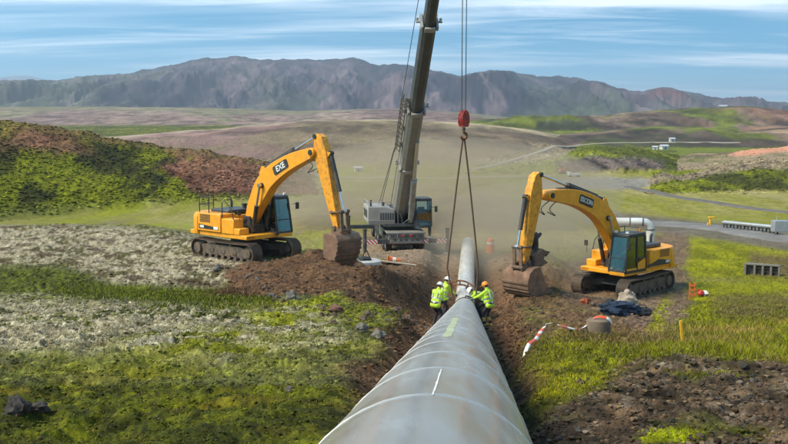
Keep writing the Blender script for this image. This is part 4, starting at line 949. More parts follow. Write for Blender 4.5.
m = MB(); m.box((1.3, -.75, 2.45), (.5, .5, .16)); m.box((1.3, -.48, 2.85), (.48, .12, .75)); m.build('operator_seat', SEATM, cab, .03)
m = MB(); m.tube([(x1, y0 + .1, 3.3), (x1 + .28, y0 - .05, 3.3)], .02, 6); m.box((x1 + .3, y0 - .06, 3.18), (.2, .06, .42)); m.build('mirror', CDARK, cab, .01)
m = MB()
for k in range(3): m.tube([(.68 + .1 * k, -1.7, 2.05), (.66 + .1 * k, -1.68, 3.0)], .03, 7)
m.tube(spline([(-.62, -1.0, 3.2), (-.45, -1.2, 3.3), (-.2, -1.25, 2.6), (-.1, -1.1, 2.05)]), .06, 8); m.tube(spline([(-.1, -1.2, 2.1), (.25, -1.4, 2.4), (.35, -1.2, 2.1)]), .04, 8); m.build('hydraulic_hose', CDARK, crane)
# telescopic boom
bd = (tip - foot); BL = bd.length; bd.normalize(); bs = bd.cross(Vector((0, 0, 1))).normalized(); bu = bs.cross(bd)
def bsec(t0, t1, w, h, name, mt, par, lift=0):
    m = MB(); pr = [(-w / 2, h * .1), (-w / 2, h / 2 - .06), (-w / 2 + .06, h / 2), (w / 2 - .06, h / 2), (w / 2, h / 2 - .06), (w / 2, h * .1), (w * .45, -h * .3), (w * .22, -h / 2), (-w * .22, -h / 2), (-w * .45, -h * .3)]
    n = len(pr); a = foot + bd * BL * t0; b = foot + bd * BL * t1
    m.add([a + bs * x + bu * y for x, y in pr] + [b + bs * x + bu * y for x, y in pr], [tuple(range(n))[::-1], tuple(range(n, 2 * n))] + [(i, (i + 1) % n, (i + 1) % n + n, i + n) for i in range(n)])
    return m.build(name, mt, par, .015)
boom = bsec(-.035, .378, .98, 1.15, 'boom', CGREY, crane)
bsec(.37, .59, .80, .95, 'boom_section', CDARK, boom); bsec(.58, .80, .64, .78, 'boom_section', CDARK, boom); bsec(.79, .985, .50, .62, 'boom_section', CDARK, boom)  # dark colour puts the shade of their underside into the upper sections
def collar(t, w, h):
    m = MB(); c = foot + bd * BL * t
    for (o, ww, hh) in ((bu * h / 2, w + .16, .12), (-bu * h / 2, w * .7, .12)): m.bar(c + o - bs * ww / 2, c + o + bs * ww / 2, .3, hh, bu)
    for s in (-1, 1): m.bar(c + bs * s * w / 2 - bu * h * .42, c + bs * s * w / 2 + bu * h / 2, .3, .12, bs); m.cyl(c + bs * s * (w / 2 + .02) + bu * .1, c + bs * s * (w / 2 + .3) + bu * .1, .06, n=8); m.box(c + bs * s * (w / 2 + .22) + bu * .25, (.12, .2, .2))
    m.build('collar', CPALE, boom, .01)
collar(.376, .98, 1.15); collar(.588, .82, .97); collar(.798, .66, .8); collar(.20, 1.0, 1.18)
m = MB(); c = foot + bd * BL
for s in (-.28, .28): m.bar(c + bs * s - bd * .6 - bu * .1, c + bs * s + bd * .35 - bu * .25, .05, .7, bs)
for (o, q) in ((.15, -.3), (-.35, .2)): m.cyl(c + bd * o + bu * q - bs * .26, c + bd * o + bu * q + bs * .26, .28, n=20)
m.build('boom_head', CDARK, boom)
m = MB(); lf = Vector((foot.x + .62, foot.y - 1.5, 2.1)); lt = foot + bd * BL * .30 - bu * .6 - bs * .28
m.tube([lf, lf.lerp(lt, .55), lf.lerp(lt, .56)], [.2, .2, .22], 18); lc = m.build('lifting_cylinder', CPALE, crane)
m = MB(); m.cyl(lf.lerp(lt, .55), lt, .13, n=16); m.build('piston_rod', STEEL, lc)
# folded lattice piece and guy lines along the left of the boom
m = MB()
def bp(t, s, u): return foot + bd * BL * t - bs * s + bu * u
for (s, u) in ((-.62, .1), (-.95, .1), (-.78, .42)): m.tube([bp(.24, s, u), bp(.40, s, u)], .035, 6)
for k in range(12):
    t0 = .24 + .16 * k / 12; t1 = .24 + .16 * (k + 1) / 12
    m.tube([bp(t0, -.62, .1), bp(t1, -.95, .1)], .022, 5); m.tube([bp(t0, -.95, .1), bp(t1, -.78, .42)], .022, 5); m.tube([bp(t0, -.78, .42), bp(t1, -.62, .1)], .022, 5)
for t in (.26, .31, .36, .39): m.box(bp(t, -.55, .2), (.3, .2, .22)); m.tube([bp(t, -.5, .0), bp(t, -.98, .25)], .05, 6)
m.build('folded_jib', CGREY, boom)
m = MB(); m.tube([bp(.385, -.9, .3), bp(.95, -.42, .4)], .02, 5); m.tube([bp(.27, -.9, .2), Vector((-1.55, 1.0, 3.35))], .022, 5); m.tube([bp(.32, -.75, .35), Vector((-1.35, 1.2, 3.35))], .022, 5); m.tube([bp(.25, -.62, .1), bp(.03, -.7, .3)], .02, 5)
m.build('guy_line', ROPE, boom)
# hoist rope, hook block, slings
HK = at(463.8, 122, 37.9)
m = MB()
for s in (-.095, .07): m.tube([W2C @ (HK + Vector((s, 0, .45))), W2C @ (Vector((HK.x + s * 1.05, HK.y, TIP.z - .2)))], .02, 7)
m.build('hoist_rope', ROPE, crane)
HRED = mat('red_hook_paint', (.42, .035, .02), .45, 0, .2, 6, dirt=(.10, .03, .02), damt=.45, dscale=5)
hk = empty('hook_block', HK, .5, 'red hook block hanging on two ropes above the pipe joint', 'hook')
m = MB(); v = []
for s in (-.2, -.06, .06, .2): m.prism([(-.17, -.28), (.17, -.28), (.26, -.05), (.26, .35), (.17, .58), (.02, .70), (-.14, .62), (-.26, .35), (-.26, -.05)], s - .03, s + .03)
m.box((0, 0, -.18), (.34, .42, .2)); m.build('cheek_plate', HRED, hk, .015)
for s in (-.13, .0, .13): MB().cyl((0, s - .035, .25), (0, s + .035, .25), .25, n=24).build('sheave', CDARK, hk)
m = MB(); m.cyl((-.0, -.26, .25), (0, .26, .25), .07, n=14); m.cyl((0, 0, -.3), (0, 0, -.48), .1, n=14); m.build('swivel', CDARK, hk)
m = MB(); m.tube(spline([(0, 0, -.46), (.0, 0, -.58), (.17, 0, -.70), (.17, 0, -.88), (0, 0, -1.0), (-.16, 0, -.9), (-.19, 0, -.78)], 5), [.075] * 6 + [.085] * 18 + [.07] * 4 + [.06, .05, .04], 12); m.build('hook', mat('rusty_iron', (.20, .085, .035), .65, .3, .3, 6), hk)
hk.scale = (.72, .72, .72)
SLING = mat('brown_sling', (.12, .065, .04), .8, 0, .2, 12)
for sx, pxb, lab in ((-1, 447.2, 'left leg of the brown sling running from the hook down to the pipe'), (1, 478.2, 'right leg of the brown sling running from the hook down to the pipe')):
    yb = 38.6; pz_ = float(pipe_z(np.array([yb]))[0]) + CAMZ; xb = float(pipe_x(np.array([yb]))[0])
    a = HK + Vector((sx * .03, 0, -.93 * .72)); b = at(pxb, 268, yb)
    c_ = Vector((xb + sx * (PR + .03), yb, pz_)); dn = Vector((xb + sx * .1, yb, pz_ - PR - .03))
    pts = [a, a.lerp(b, .35) + Vector((sx * .02, 0, 0)), a.lerp(b, .7) + Vector((sx * .012, 0, 0)), b, b.lerp(c_, .7), Vector((xb + sx * (PR + .035) * .9, yb, pz_ - .22)), Vector((xb + sx * .24, yb, pz_ - PR * .86)), dn]
    m = MB(); m.tube(pts, .036, 8); o = m.build('lifting_sling', SLING)
    tag(o, lab, 'sling', 'slings on the crane hook')
# ------------------------------------------------------------------ people
SKIN = mat('skin', (.50, .29, .20), .55, 0, .08, 12)
HIVIS = mat('lime_hi_vis_cloth', (.45, .70, .03), .7, 0, .14, 7, dirt=(.30, .32, .06), damt=.22, dscale=5, bump=.5, bscale=14)
NAVY = mat('navy_work_cloth', (.016, .022, .036), .85, 0, .3, 8, dirt=(.09, .06, .045), damt=.3, dscale=5, bump=.5, bscale=16)
BAND = mat('silver_reflective_tape', (.62, .63, .60), .4, .2, .06)
HELM_W = mat('white_helmet_plastic', (.80, .79, .75), .35, 0, .05)
HELM_O = mat('orange_helmet_plastic', (.80, .24, .02), .35, 0, .05)
BOOTY = mat('yellow_rubber_boot', (.62, .46, .10), .55, 0, .15, 8, dirt=(.25, .16, .08), damt=.25, dscale=7)
BOOTB = mat('black_work_boot', (.03, .027, .024), .6, 0, .2, 8, dirt=(.15, .10, .07), damt=.5, dscale=7)
GLOVE = mat('grey_work_glove', (.11, .10, .09), .85, 0, .2, 10)
HAIR = mat('brown_hair', (.06, .035, .02), .7)
EYEW = mat('eye', (.05, .035, .03), .2)
def cone_mesh(m, a, b, ra, rb, n=14):
    """a limb: tapered tube with rounded ends"""
    a, b = Vector(a), Vector(b); d = b - a; L = d.length; d.normalize()
    path, rad = [], []
    for k in range(1, 5): t = math.pi / 2 * k / 4; path.append(a - d * ra * math.cos(t)); rad.append(max(ra * math.sin(t), .001))
    for k in range(4, 0, -1): t = math.pi / 2 * k / 4; path.append(b + d * rb * math.cos(t)); rad.append(max(rb * math.sin(t), .001))
    m.tube(path, rad, n)
def fuse(mb, name, material, parent, voxel, smooth=3):
    o = mb.build(name, material, None)
    r = o.modifiers.new('fuse', 'REMESH'); r.mode = 'VOXEL'; r.voxel_size = voxel; r.use_smooth_shade = True
    s = o.modifiers.new('smooth', 'SMOOTH'); s.factor = .5; s.iterations = smooth
    dg = bpy.context.evaluated_depsgraph_get(); dg.update()
    me = bpy.data.meshes.new_from_object(o.evaluated_get(dg)); old = o.data; o.modifiers.clear(); o.data = me; bpy.data.meshes.remove(old)
    o.data.name = name; o.parent = parent
    if not me.materials: me.materials.append(material)
    return o
def elbow(a, b, l1, l2, hint):
    a, b = Vector(a), Vector(b); d = b - a; L = min(d.length, (l1 + l2) * .995); dn = d.normalized()
    x = (l1 * l1 - l2 * l2 + L * L) / (2 * L); h = math.sqrt(max(l1 * l1 - x * x, 0))
    n = Vector(hint); n = (n - dn * n.dot(dn)).normalized()
    return a + dn * x + n * h, a + dn * L
def person(label, loc, yaw, pose, helmet, boots, group=None, jacket=True):
    """x right, y forward, z up; joints come from the pose"""
    root = empty('person', loc, yaw, label, 'person', group)
    hip = Vector(pose['hip']); lean = pose['lean']; tw = pose.get('twist', 0)
    up = Vector((pose.get('side', 0), math.sin(lean), math.cos(lean))).normalized()
    rt = Vector((math.cos(tw), math.sin(tw), 0)); rt = (rt - up * rt.dot(up)).normalized(); fw = up.cross(rt)
    chest = hip + up * .40; neck = hip + up * .53
    hd = pose.get('head', .5); hu = (up * (1 - hd) + Vector((0, math.sin(pose.get('look', lean)), math.cos(pose.get('look', lean)))) * hd).normalized()
    hf = (fw - hu * fw.dot(hu)).normalized(); hr = hf.cross(hu)
    head = neck + hu * .175 + hf * .02
    body = MB(); jac = MB(); tro = MB(); BT, GL = {-1: MB(), 1: MB()}, {-1: MB(), 1: MB()}
    # trunk
    for (t, w, r) in ((0, .085, .115), (.16, .07, .11), (.32, .10, .12), (.44, .12, .10)):
        c = hip + up * t; cone_mesh(body, c - rt * w, c + rt * w, r, r)
    cone_mesh(body, hip, chest, .14, .14); cone_mesh(body, chest + up * .06, neck + hu * .10, .062, .055)
    for (t, w, r) in ((-.06, .10, .125), (.10, .085, .125), (.26, .105, .128), (.40, .125, .115), (.46, .12, .088)):
        c = hip + up * t; cone_mesh(jac, c - rt * w, c + rt * w, r, r)
    cone_mesh(jac, hip, chest, .14, .148); cone_mesh(jac, neck - up * .03, neck + hu * .045, .085, .075)
    # head
    T = Matrix((hr, hf, hu)).transposed()
    body.ell(head, (.075, .095, .115), 16, 12, T); body.ell(head - hu * .06 + hf * .02, (.058, .07, .07), 14, 10, T)
    cone_mesh(body, head + hf * .09 + hu * .01, head + hf * .112 - hu * .035, .012, .017, 8)
    cone_mesh(body, head + hf * .085 - hu * .075 - hr * .02, head + hf * .085 - hu * .075 + hr * .02, .009, .009, 8)
    for s in (-1, 1): body.ell(head + hr * s * .078, (.014, .026, .034), 8, 6, T)
    # arms
    hands = []
    for s, key in ((-1, 'lh'), (1, 'rh')):
        glv = GL[s]; sh = hip + up * .465 + rt * s * .185; tgt = Vector(pose[key])
        el, wr = elbow(sh, tgt, .30, .27, pose.get('elbow', (s * .7, -.35, -.6)) if not isinstance(pose.get('elbow'), dict) else pose['elbow'][key])
        for (m, g) in ((body, 1), (jac, 1.26)):
            cone_mesh(m, sh, el, .058 * g, .046 * g); cone_mesh(m, el, wr if m is body else el.lerp(wr, .93), .045 * g, .032 * g * (1.12 if m is jac else 1))
        d = (wr - el).normalized(); n = Vector((0, 0, -1)); n = n - d * n.dot(d); n = n.normalized() if n.length > .1 else fw
        sd_ = d.cross(n) * s
        cone_mesh(body, wr, wr + d * .075, .034, .036)
        cone_mesh(glv, wr - d * .02, wr + d * .075, .038, .042)
        for k, (o, L) in enumerate(((-.030, .066), (-.010, .075), (.010, .070), (.029, .055))):
            b0 = wr + d * .085 + sd_ * o; b1 = b0 + d * L * .5 + n * .012; b2 = b1 + d * L * .22 + n * .032; b3 = b2 - d * .012 + n * .024
            for m, r in ((body, .0092), (glv, .0105)): cone_mesh(m, b0, b1, r, r, 8); cone_mesh(m, b1, b2, r, r * .95, 8); cone_mesh(m, b2, b3, r * .95, r * .85, 8)
        t0 = wr + d * .03 - sd_ * .036; t1 = t0 + d * .035 - sd_ * .022 + n * .012; t2 = t1 + d * .026 + n * .022
        for m, r in ((body, .011), (glv, .0125)): cone_mesh(m, t0, t1, r, r, 8); cone_mesh(m, t1, t2, r, r * .85, 8)
        hands.append(wr + d * .09 + n * .02)
    # legs
    for s, key in ((-1, 'lf'), (1, 'rf')):
        bts = BT[s]; hj = hip + rt * s * .095 - up * .03; an = Vector(pose[key]) + Vector((0, 0, .09))
        kn, an = elbow(hj, an, .43, .42, pose.get('knee', (0, 1, .2)))
        for m, g in ((body, 1), (tro, 1.18)):
            cone_mesh(m, hj, kn, .085 * g, .058 * g); cone_mesh(m, kn, an if m is body else kn.lerp(an, .93), .056 * g, .040 * g * (1.3 if m is tro else 1))
        yw = pose.get('feet', 0); fd = Vector((math.sin(yw) + s * .12, math.cos(yw), 0)).normalized()
        if 'toe' in pose: fd = Vector(pose['toe']).normalized()
        cone_mesh(body, an - Vector((0, 0, .045)) - fd * .04, an - Vector((0, 0, .05)) + fd * .15, .036, .03)
        hgt = .26 if boots is BOOTY else .14
        cone_mesh(bts, an - Vector((0, 0, .045)) - fd * .045, an - Vector((0, 0, .052)) + fd * .17, .047, .043)
        cone_mesh(bts, an, an + (kn - an).normalized() * hgt, .058, .066 if boots is BOOTY else .058)
    for s in (-1, 1): cone_mesh(tro, hip - rt * .07, hip + rt * .07, .13, .13)
    cone_mesh(tro, hip, hip + up * .08, .14, .14)
    bo = fuse(body, 'body', SKIN, root, .0085, 2)
    jo = fuse(jac, 'jacket', HIVIS, root, .014, 3)
    fuse(tro, 'trousers', NAVY, root, .014, 3); [fuse(BT[s], 'boot', boots, root, .011, 2) for s in (-1, 1)]; [fuse(GL[s], 'glove', GLOVE, root, .0065, 1) for s in (-1, 1)]
    # reflective tape cut from the jacket's own surface, a little proud of it
    me = jo.data; vs = []; fs = []; remap = {}
    for p in me.polygons:
        c = p.center - hip; t = c.dot(up); lat = (c - up * t).length; k = False
        if lat < .27 and (.015 < t < .07 or .17 < t < .225): k = True
        if k:
            ids = []
            for i in p.vertices:
                if i not in remap: remap[i] = len(vs); vs.append(me.vertices[i].co + me.vertices[i].normal * .005)
                ids.append(remap[i])
            fs.append(ids)
    q = MB(); q.add(vs, fs); bd_ = q.build('reflective_band', BAND, jo)
    for s in (-1, 1):
        m = MB(); pts = []
        for k in range(9):
            a = math.pi * (k / 8); pts.append(hip + up * (.22 + .26 * math.sin(a) ** .6) + rt * s * .10 + fw * (-.155 * math.cos(a)))
        m.tube(pts, .016, 6); m.build('shoulder_band', BAND, jo)
    # helmet, hair, eyes
    m = MB(); prof = [(.128, .0), (.125, .03), (.112, .075), (.085, .11), (.045, .132), (.0, .138)]
    TT = Matrix.Translation(head + hu * .022) @ T.to_4x4() @ Matrix.Diagonal((.92, 1.08, 1, 1))
    m.lathe(prof, 24, TT); m.lathe([(.120, -.012), (.150, -.012), (.150, -.002), (.120, .004)], 24, TT)
    m.add([(-.09, .10, -.012), (.09, .10, -.012), (.07, .20, -.022), (-.07, .20, -.022), (-.09, .10, -.003), (.09, .10, -.003), (.07, .20, -.012), (-.07, .20, -.012)], [(0, 1, 2, 3), (7, 6, 5, 4), (0, 4, 5, 1), (1, 5, 6, 2), (2, 6, 7, 3), (3, 7, 4, 0)], TT)
    for x in (-.03, .03): m.tube([TT @ Vector((x, -.11, .06)), TT @ Vector((x * .9, -.05, .125)), TT @ Vector((x * .9, .05, .125)), TT @ Vector((x, .10, .06))], .01, 6)
    m.build('helmet', helmet, root)
    m = MB(); m.ell(head - hf * .022 + hu * .005, (.082, .085, .10), 14, 10, T); m.build('hair', HAIR, root)
    for s in (-1, 1): m = MB(); m.ell(head + hf * .083 + hr * s * .032 + hu * .0, (.012, .01, .009), 8, 6, T); m.build('eye', EYEW, root)
    root.scale = (pose.get('k', 1.07),) * 3
    return root, [root.matrix_basis, hands]

def on_pipe(Y, ang):
    x = float(pipe_x(np.array([Y]))[0]); z = float(pipe_z(np.array([Y]))[0]) + CAMZ
    return Vector((x + (PR + .03) * math.sin(ang), Y, z + (PR + .03) * math.cos(ang)))
def place(px, Y): 
    x = (px - 394) / FPX * Y * .995
    return Vector((x, Y, gz(x, Y)))
def local(loc, yaw, w):
    return Matrix.Rotation(-yaw, 3, 'Z') @ (Vector(w) - Vector(loc))
CREW = 'pipe crew at the joint'
# front left, back towards us, leaning over a steel rod
L1 = place(438, 36.3); Y1 = R(-38)
h1 = local(L1, Y1, L1 + Vector((.50, .30, .86))); h1b = local(L1, Y1, L1 + Vector((.42, .12, 1.02)))
wl1, _ = person('worker with white helmet and long rod on the left of the pipe, nearest the camera', L1, Y1,
    dict(hip=(0, -.10, .86), lean=.34, lh=h1, rh=h1b, lf=(-.14, .02, 0), rf=(.15, -.08, 0), look=.7, elbow=(.0, -.4, -.8)), HELM_W, BOOTB, CREW)
L2 = place(444.5, 39.0); Y2 = R(-60)
wl2, _ = person('worker with white helmet half hidden at the left side of the pipe, standing farther back', L2, Y2,
    dict(hip=(0, -.05, .92), lean=.28, lh=(-.16, .50, 1.0), rh=(.14, .52, .96), lf=(-.13, .08, 0), rf=(.13, -.1, 0), look=.55, elbow=(.0, -.4, -.8)), HELM_W, BOOTB, CREW)
L3 = place(489.5, 36.1); Y3 = R(52)
wr1, _ = person('worker in orange helmet and yellow rubber boots, standing on the right of the pipe', L3, Y3,
    dict(hip=(0, -.10, .90), lean=.24, lh=(-.20, .50, 1.06), rh=(.12, .52, 1.0), lf=(-.12, .06, 0), rf=(.14, -.06, 0), look=.5, elbow=(.0, -.4, -.8)), HELM_O, BOOTY, CREW)
L4 = place(480.5, 38.8); Y4 = R(78)
wr2, _ = person('worker in white helmet bending low over the pipe from its right side', L4, Y4,
    dict(hip=(0, -.25, .80), lean=.95, lh=(-.22, .62, .88), rh=(.16, .64, .84), lf=(-.14, .05, 0), rf=(.14, -.12, 0), look=1.1, elbow=(.0, -.4, -.8)), HELM_W, BOOTB, CREW)
def seated(exc, label):
    M = Matrix.Translation(exc.location) @ Matrix.Rotation(exc.rotation_euler.z, 4, 'Z')
    p = M @ Vector((.70, .96, 1.35))
    return person(label, p, exc.rotation_euler.z - math.pi / 2, dict(k=1., hip=(0, 0, .62), lean=-.08, lh=(-.30, .42, .74), rh=(.30, .42, .74), lf=(-.14, .58, .02), rf=(.14, .58, .02), look=.05, knee=(0, .3, 1), elbow=(0, -.6, -.5)), HELM_W, BOOTB)
seated(exl, 'operator in lime hi-vis jacket seated in the cab of the left excavator')
seated(exr, 'operator in lime hi-vis jacket seated in the cab of the right excavator')
rodm = mat('worn_steel_rod', (.16, .13, .11), .5, .5)
m = MB(); a = L1 + Vector((.34, .08, 1.12)); b = L1 + Vector((.86, .30, .34)); m.tube([a, b], .022, 8); m.cyl(b - (b - a).normalized() * .12, b, .035, n=10)
tag(m.build('pry_bar', rodm), 'long steel pry bar held by the nearest left worker', 'tool')
m = MB(); a = on_pipe(36.4, .5) + Vector((-.18, .0, .14)); b = L3 + Vector((-.42, .30, 1.06)); m.tube([a, b, b + Vector((.28, .1, -.12))], .03, 8); m.box(b, (.16, .12, .16)); m.tube([a, a + Vector((-.02, .02, -.10))], .022, 8)
tag(m.build('welding_torch', BLACK), 'black torch held over the pipe by the worker in orange helmet', 'tool')
# ------------------------------------------------------------------ the pipeline
def pipe_material(nm='coated_steel_pipe', lo=(.60, .585, .56, 1), hi=(.74, .72, .69, 1), met=.72):
    m = bpy.data.materials.new(nm); m.use_nodes = True; nt = m.node_tree; L = nt.links; b = nt.nodes['Principled BSDF']
    tc = nd(nt, 'ShaderNodeTexCoord')
    mp = nd(nt, 'ShaderNodeMapping'); mp.inputs['Scale'].default_value = (3.2, .30, 3.2); L.new(tc.outputs['Object'], mp.inputs[0])
    n = nd(nt, 'ShaderNodeTexNoise'); n.inputs['Scale'].default_value = 1.6; n.inputs['Detail'].default_value = 7; n.inputs['Roughness'].default_value = .6; L.new(mp.outputs[0], n.inputs['Vector'])
    cr = nd(nt, 'ShaderNodeValToRGB'); cr.color_ramp.elements[0].position = .32; cr.color_ramp.elements[0].color = lo; cr.color_ramp.elements[1].position = .68; cr.color_ramp.elements[1].color = hi
    L.new(n.outputs['Fac'], cr.inputs[0])
    n2 = nd(nt, 'ShaderNodeTexNoise'); n2.inputs['Scale'].default_value = 6; n2.inputs['Detail'].default_value = 9; n2.inputs['Roughness'].default_value = .7; L.new(tc.outputs['Object'], n2.inputs['Vector'])
    mr = nd(nt, 'ShaderNodeMapRange'); mr.inputs['From Min'].default_value = .58; mr.inputs['From Max'].default_value = .74; mr.inputs['To Max'].default_value = .03; L.new(n2.outputs['Fac'], mr.inputs['Value'])
    mx = nd(nt, 'ShaderNodeMix', data_type='RGBA'); mx.inputs[7].default_value = (.30, .23, .17, 1); L.new(mr.outputs[0], mx.inputs[0]); L.new(cr.outputs[0], mx.inputs[6]); L.new(mx.outputs[2], b.inputs['Base Color'])
    b.inputs['Metallic'].default_value = met
    r = nd(nt, 'ShaderNodeMapRange'); r.inputs['From Min'].default_value = .3; r.inputs['From Max'].default_value = .7; r.inputs['To Min'].default_value = .17; r.inputs['To Max'].default_value = .32; L.new(n.outputs['Fac'], r.inputs['Value']); L.new(r.outputs[0], b.inputs['Roughness'])
    n3 = nd(nt, 'ShaderNodeTexNoise'); n3.inputs['Scale'].default_value = 2.2; n3.inputs['Detail'].default_value = 3; L.new(mp.outputs[0], n3.inputs['Vector'])
    bp_ = nd(nt, 'ShaderNodeBump'); bp_.inputs['Strength'].default_value = .10; bp_.inputs['Distance'].default_value = .03; L.new(n3.outputs['Fac'], bp_.inputs['Height']); L.new(bp_.outputs[0], b.inputs['Normal'])
    return m
PIPE = pipe_material(); PIPE_W = pipe_material('pale_dusty_pipe', (.62, .59, .55, 1), (.76, .73, .69, 1), .25); SEAM = mat('pale_weld_bead', (.52, .50, .47), .45, .5, .12, 9)
BAND_D = mat('dark_joint_band', (.09, .065, .05), .6, .2, .3, 8); RUST = mat('rusty_clamp_iron', (.26, .105, .04), .75, .2, .35, 7, dirt=(.08, .045, .03), damt=.5, dscale=6)
def frame(d):
    d = d.normalized(); s = d.cross(Vector((0, 0, 1))).normalized(); return s, s.cross(d)
def pipe_run(name, a, b, label, helix, wall=.014, pm=None):
    root = empty(name, a, 0, label, 'pipe', 'lengths of the new pipeline')
    d = (b - a); L = d.length; dn = d.normalized(); s, u = frame(d); n = 72
    m = MB(); v = []; f = []; k = 60
    for i in range(k + 1):
        c = dn * L * i / k
        v += [c + (s * math.cos(2 * math.pi * j / n) + u * math.sin(2 * math.pi * j / n)) * PR for j in range(n)]
    f += [(i * n + j, i * n + (j + 1) % n, (i + 1) * n + (j + 1) % n, (i + 1) * n + j) for i in range(k) for j in range(n)]
    o = len(v)
    for c, r in ((dn * L, PR - wall * 2), (dn * (L - 1.5), PR - wall * 2), (dn * (L - 1.5), .001)):
        v += [c + (s * math.cos(2 * math.pi * j / n) + u * math.sin(2 * math.pi * j / n)) * r for j in range(n)]
    for (p, q) in ((k * n, o), (o, o + n), (o + n, o + 2 * n)): f += [(p + j, p + (j + 1) % n, q + (j + 1) % n, q + j) for j in range(n)]
    f.append(tuple(range(n))[::-1])
    m.add(v, f); m.build('pipe_wall', pm or PIPE, root, sharp=50)
    m = MB(); v = []; f = []; tot = int(L / helix * 40)
    for i in range(tot + 1):
        t = i / 40; c = dn * min(t * helix + .02, L); a_ = -2 * math.pi * t
        e = s * math.cos(a_) + u * math.sin(a_)
        for (o_, h) in ((-.009, .0002), (-.0045, .004), (.0045, .004), (.009, .0002)): v.append(c + dn * o_ + e * (PR + h))
    for i in range(tot): f += [(i * 4 + q, i * 4 + q + 1, i * 4 + q + 5, i * 4 + q + 4) for q in range(3)]
    m.add(v, f); m.build('spiral_weld_seam', SEAM, root, flat=False)
    return root, dn, s, u
PA = Vector((PX0 + PXS * -4.0, -4.0, CAMZ + PZ0 + PZS * -4.0))
pr1, dn, s_, u_ = pipe_run('steel_pipe', PA, PJ, 'long grey steel pipe running away down the trench from the camera to the crew', 1.02)
def patch(root, base, dn, s, u, t0, t1, a0, a1, name, m_, h=.003, ragged=0):
    m = MB(); n = 10; v = []; f = []
    for i in range(n + 1):
        for j in range(n + 1):
            t = t0 + (t1 - t0) * i / n; a = R(a0 + (a1 - a0) * j / n)
            if ragged and (i in (0, n) or j in (0, n)): t += random.uniform(-ragged, ragged); a += random.uniform(-ragged, ragged) * .4
            v.append(dn * t + (s * math.sin(a) + u * math.cos(a)) * (PR + h))
    f = [(i * (n + 1) + j, i * (n + 1) + j + 1, (i + 1) * (n + 1) + j + 1, (i + 1) * (n + 1) + j) for i in range(n) for j in range(n)]
    m.add(v, f); return m.build(name, m_, root)
def t_of(Y): return (Y + 4.0) / dn.y
PAINTY = mat('faded_yellow_paint', (.52, .53, .30), .5, .4, .2, 5); PAINTW = mat('white_chalk_mark', (.80, .80, .78), .7)
patch(pr1, PA, dn, s_, u_, t_of(6.3), t_of(10.8), -6, 3, 'yellow_paint_mark', PAINTY, .0015, .05)
patch(pr1, PA, dn, s_, u_, t_of(2.75), t_of(3.65), 2.9, 3.6, 'chalk_mark', PAINTW, .003, .008)
m = MB(); cc = dn * (PJ - PA).length
m.add(*(lambda n=48: ([cc + dn * o + (s_ * math.cos(2 * math.pi * j / n) + u_ * math.sin(2 * math.pi * j / n)) * r for (o, r) in ((-.26, PR + .004), (-.26, PR + .045), (-.10, PR + .045), (-.10, PR + .004)) for j in range(n)], [(k * n + j, k * n + (j + 1) % n, (k + 1) * n + (j + 1) % n, (k + 1) * n + j) for k in range(3) for j in range(n)]))()); m.build('joint_band', BAND_D, pr1)
dir2 = (P1 - PJ).normalized()
pr2, dn2, s2, u2 = pipe_run('steel_pipe', PJ + dir2 * .06, P1, 'far pale grey pipe length slung under the crane beyond the crew', 1.02, pm=PIPE_W)
# line-up clamp: two rusty hoops joined by bars, standing round the far pipe
cl = empty('pipe_clamp', PJ + dir2 * 2.0, 0, 'rusty iron line-up clamp round the pipe between the four workers', 'clamp')
tilt = R(20); dd = (dir2 * math.cos(tilt) + u2 * -math.sin(tilt)).normalized(); ss, uu = frame(dd); off = -s2 * .24 + u2 * .02
for o_, R_ in ((-.34, .80), (.34, .76)):
    m = MB(); P = [off + dd * o_ + (ss * math.cos(a) + uu * math.sin(a)) * R_ for a in np.linspace(R(-28), R(208), 26)]
    for i in range(25): m.bar(P[i], P[i + 1] + (P[i + 1] - P[i]) * .05, .06, .11, dd)
    m.build('hoop', RUST, cl, .006)
for k in range(9):
    a = R(-22 + 28 * k); e = ss * math.cos(a) + uu * math.sin(a)
    m = MB(); m.tube([off + dd * -.37 + e * .80, off + dd * .37 + e * .76], .028, 8); m.build('cross_bar', RUST, cl)
    if k % 2: m = MB(); m.tube([off + e * .76, off + e * .56], .022, 8); m.cyl(off + e * .66, off + e * .60, .04, n=8); m.build('screw_jack', RUST, cl)
for s in (-1, 1):
    m = MB(); e0 = off + ss * s * .52 - uu * .28; m.tube([e0 - dd * .2, e0 - dd * .2 - uu * .5], .04, 8); m.tube([e0 + dd * .2, e0 + dd * .2 - uu * .5], .04, 8); m.tube([e0 - dd * .2 - uu * .5, e0 + dd * .2 - uu * .5], .04, 8); m.build('leg_frame', RUST, cl)

# ------------------------------------------------------------------ insulated pipeline bend, rack, culvert, marker posts
INSUL = mat('white_pipe_cladding', (.66, .65, .62), .4, .2, .06, 2)
eb = [at(596, 221.5, 66), at(630, 221.8, 65.5), at(643, 222, 65.2)]; c0 = eb[-1]
Pp = [eb[0], eb[1], c0] + [c0 + Vector((math.sin(R(a)) * .55, -.0, -.55 + math.cos(R(a)) * .55)) for a in (22, 45, 68, 90)] + [c0 + Vector((.55, 0, -2.6))]
el = empty('pipeline_bend', (c0.x, c0.y, gz(c0.x, c0.y)), 0, 'white clad pipeline ending in a downward elbow behind the right excavator', 'pipeline')
q = Vector(el.location); m = MB(); m.tube([p - q for p in Pp], .30, 24); m.build('pipe_cladding', INSUL, el)
for p in (Pp[1], Pp[2], Pp[6]):
    m = MB(); i = Pp.index(p); d_ = (Pp[min(i + 1, len(Pp) - 1)] - Pp[i - 1]).normalized(); m.cyl(p - q - d_ * .04, p - q + d_ * .04, .325, n=24); m.build('strap_band', GREY_D, el)
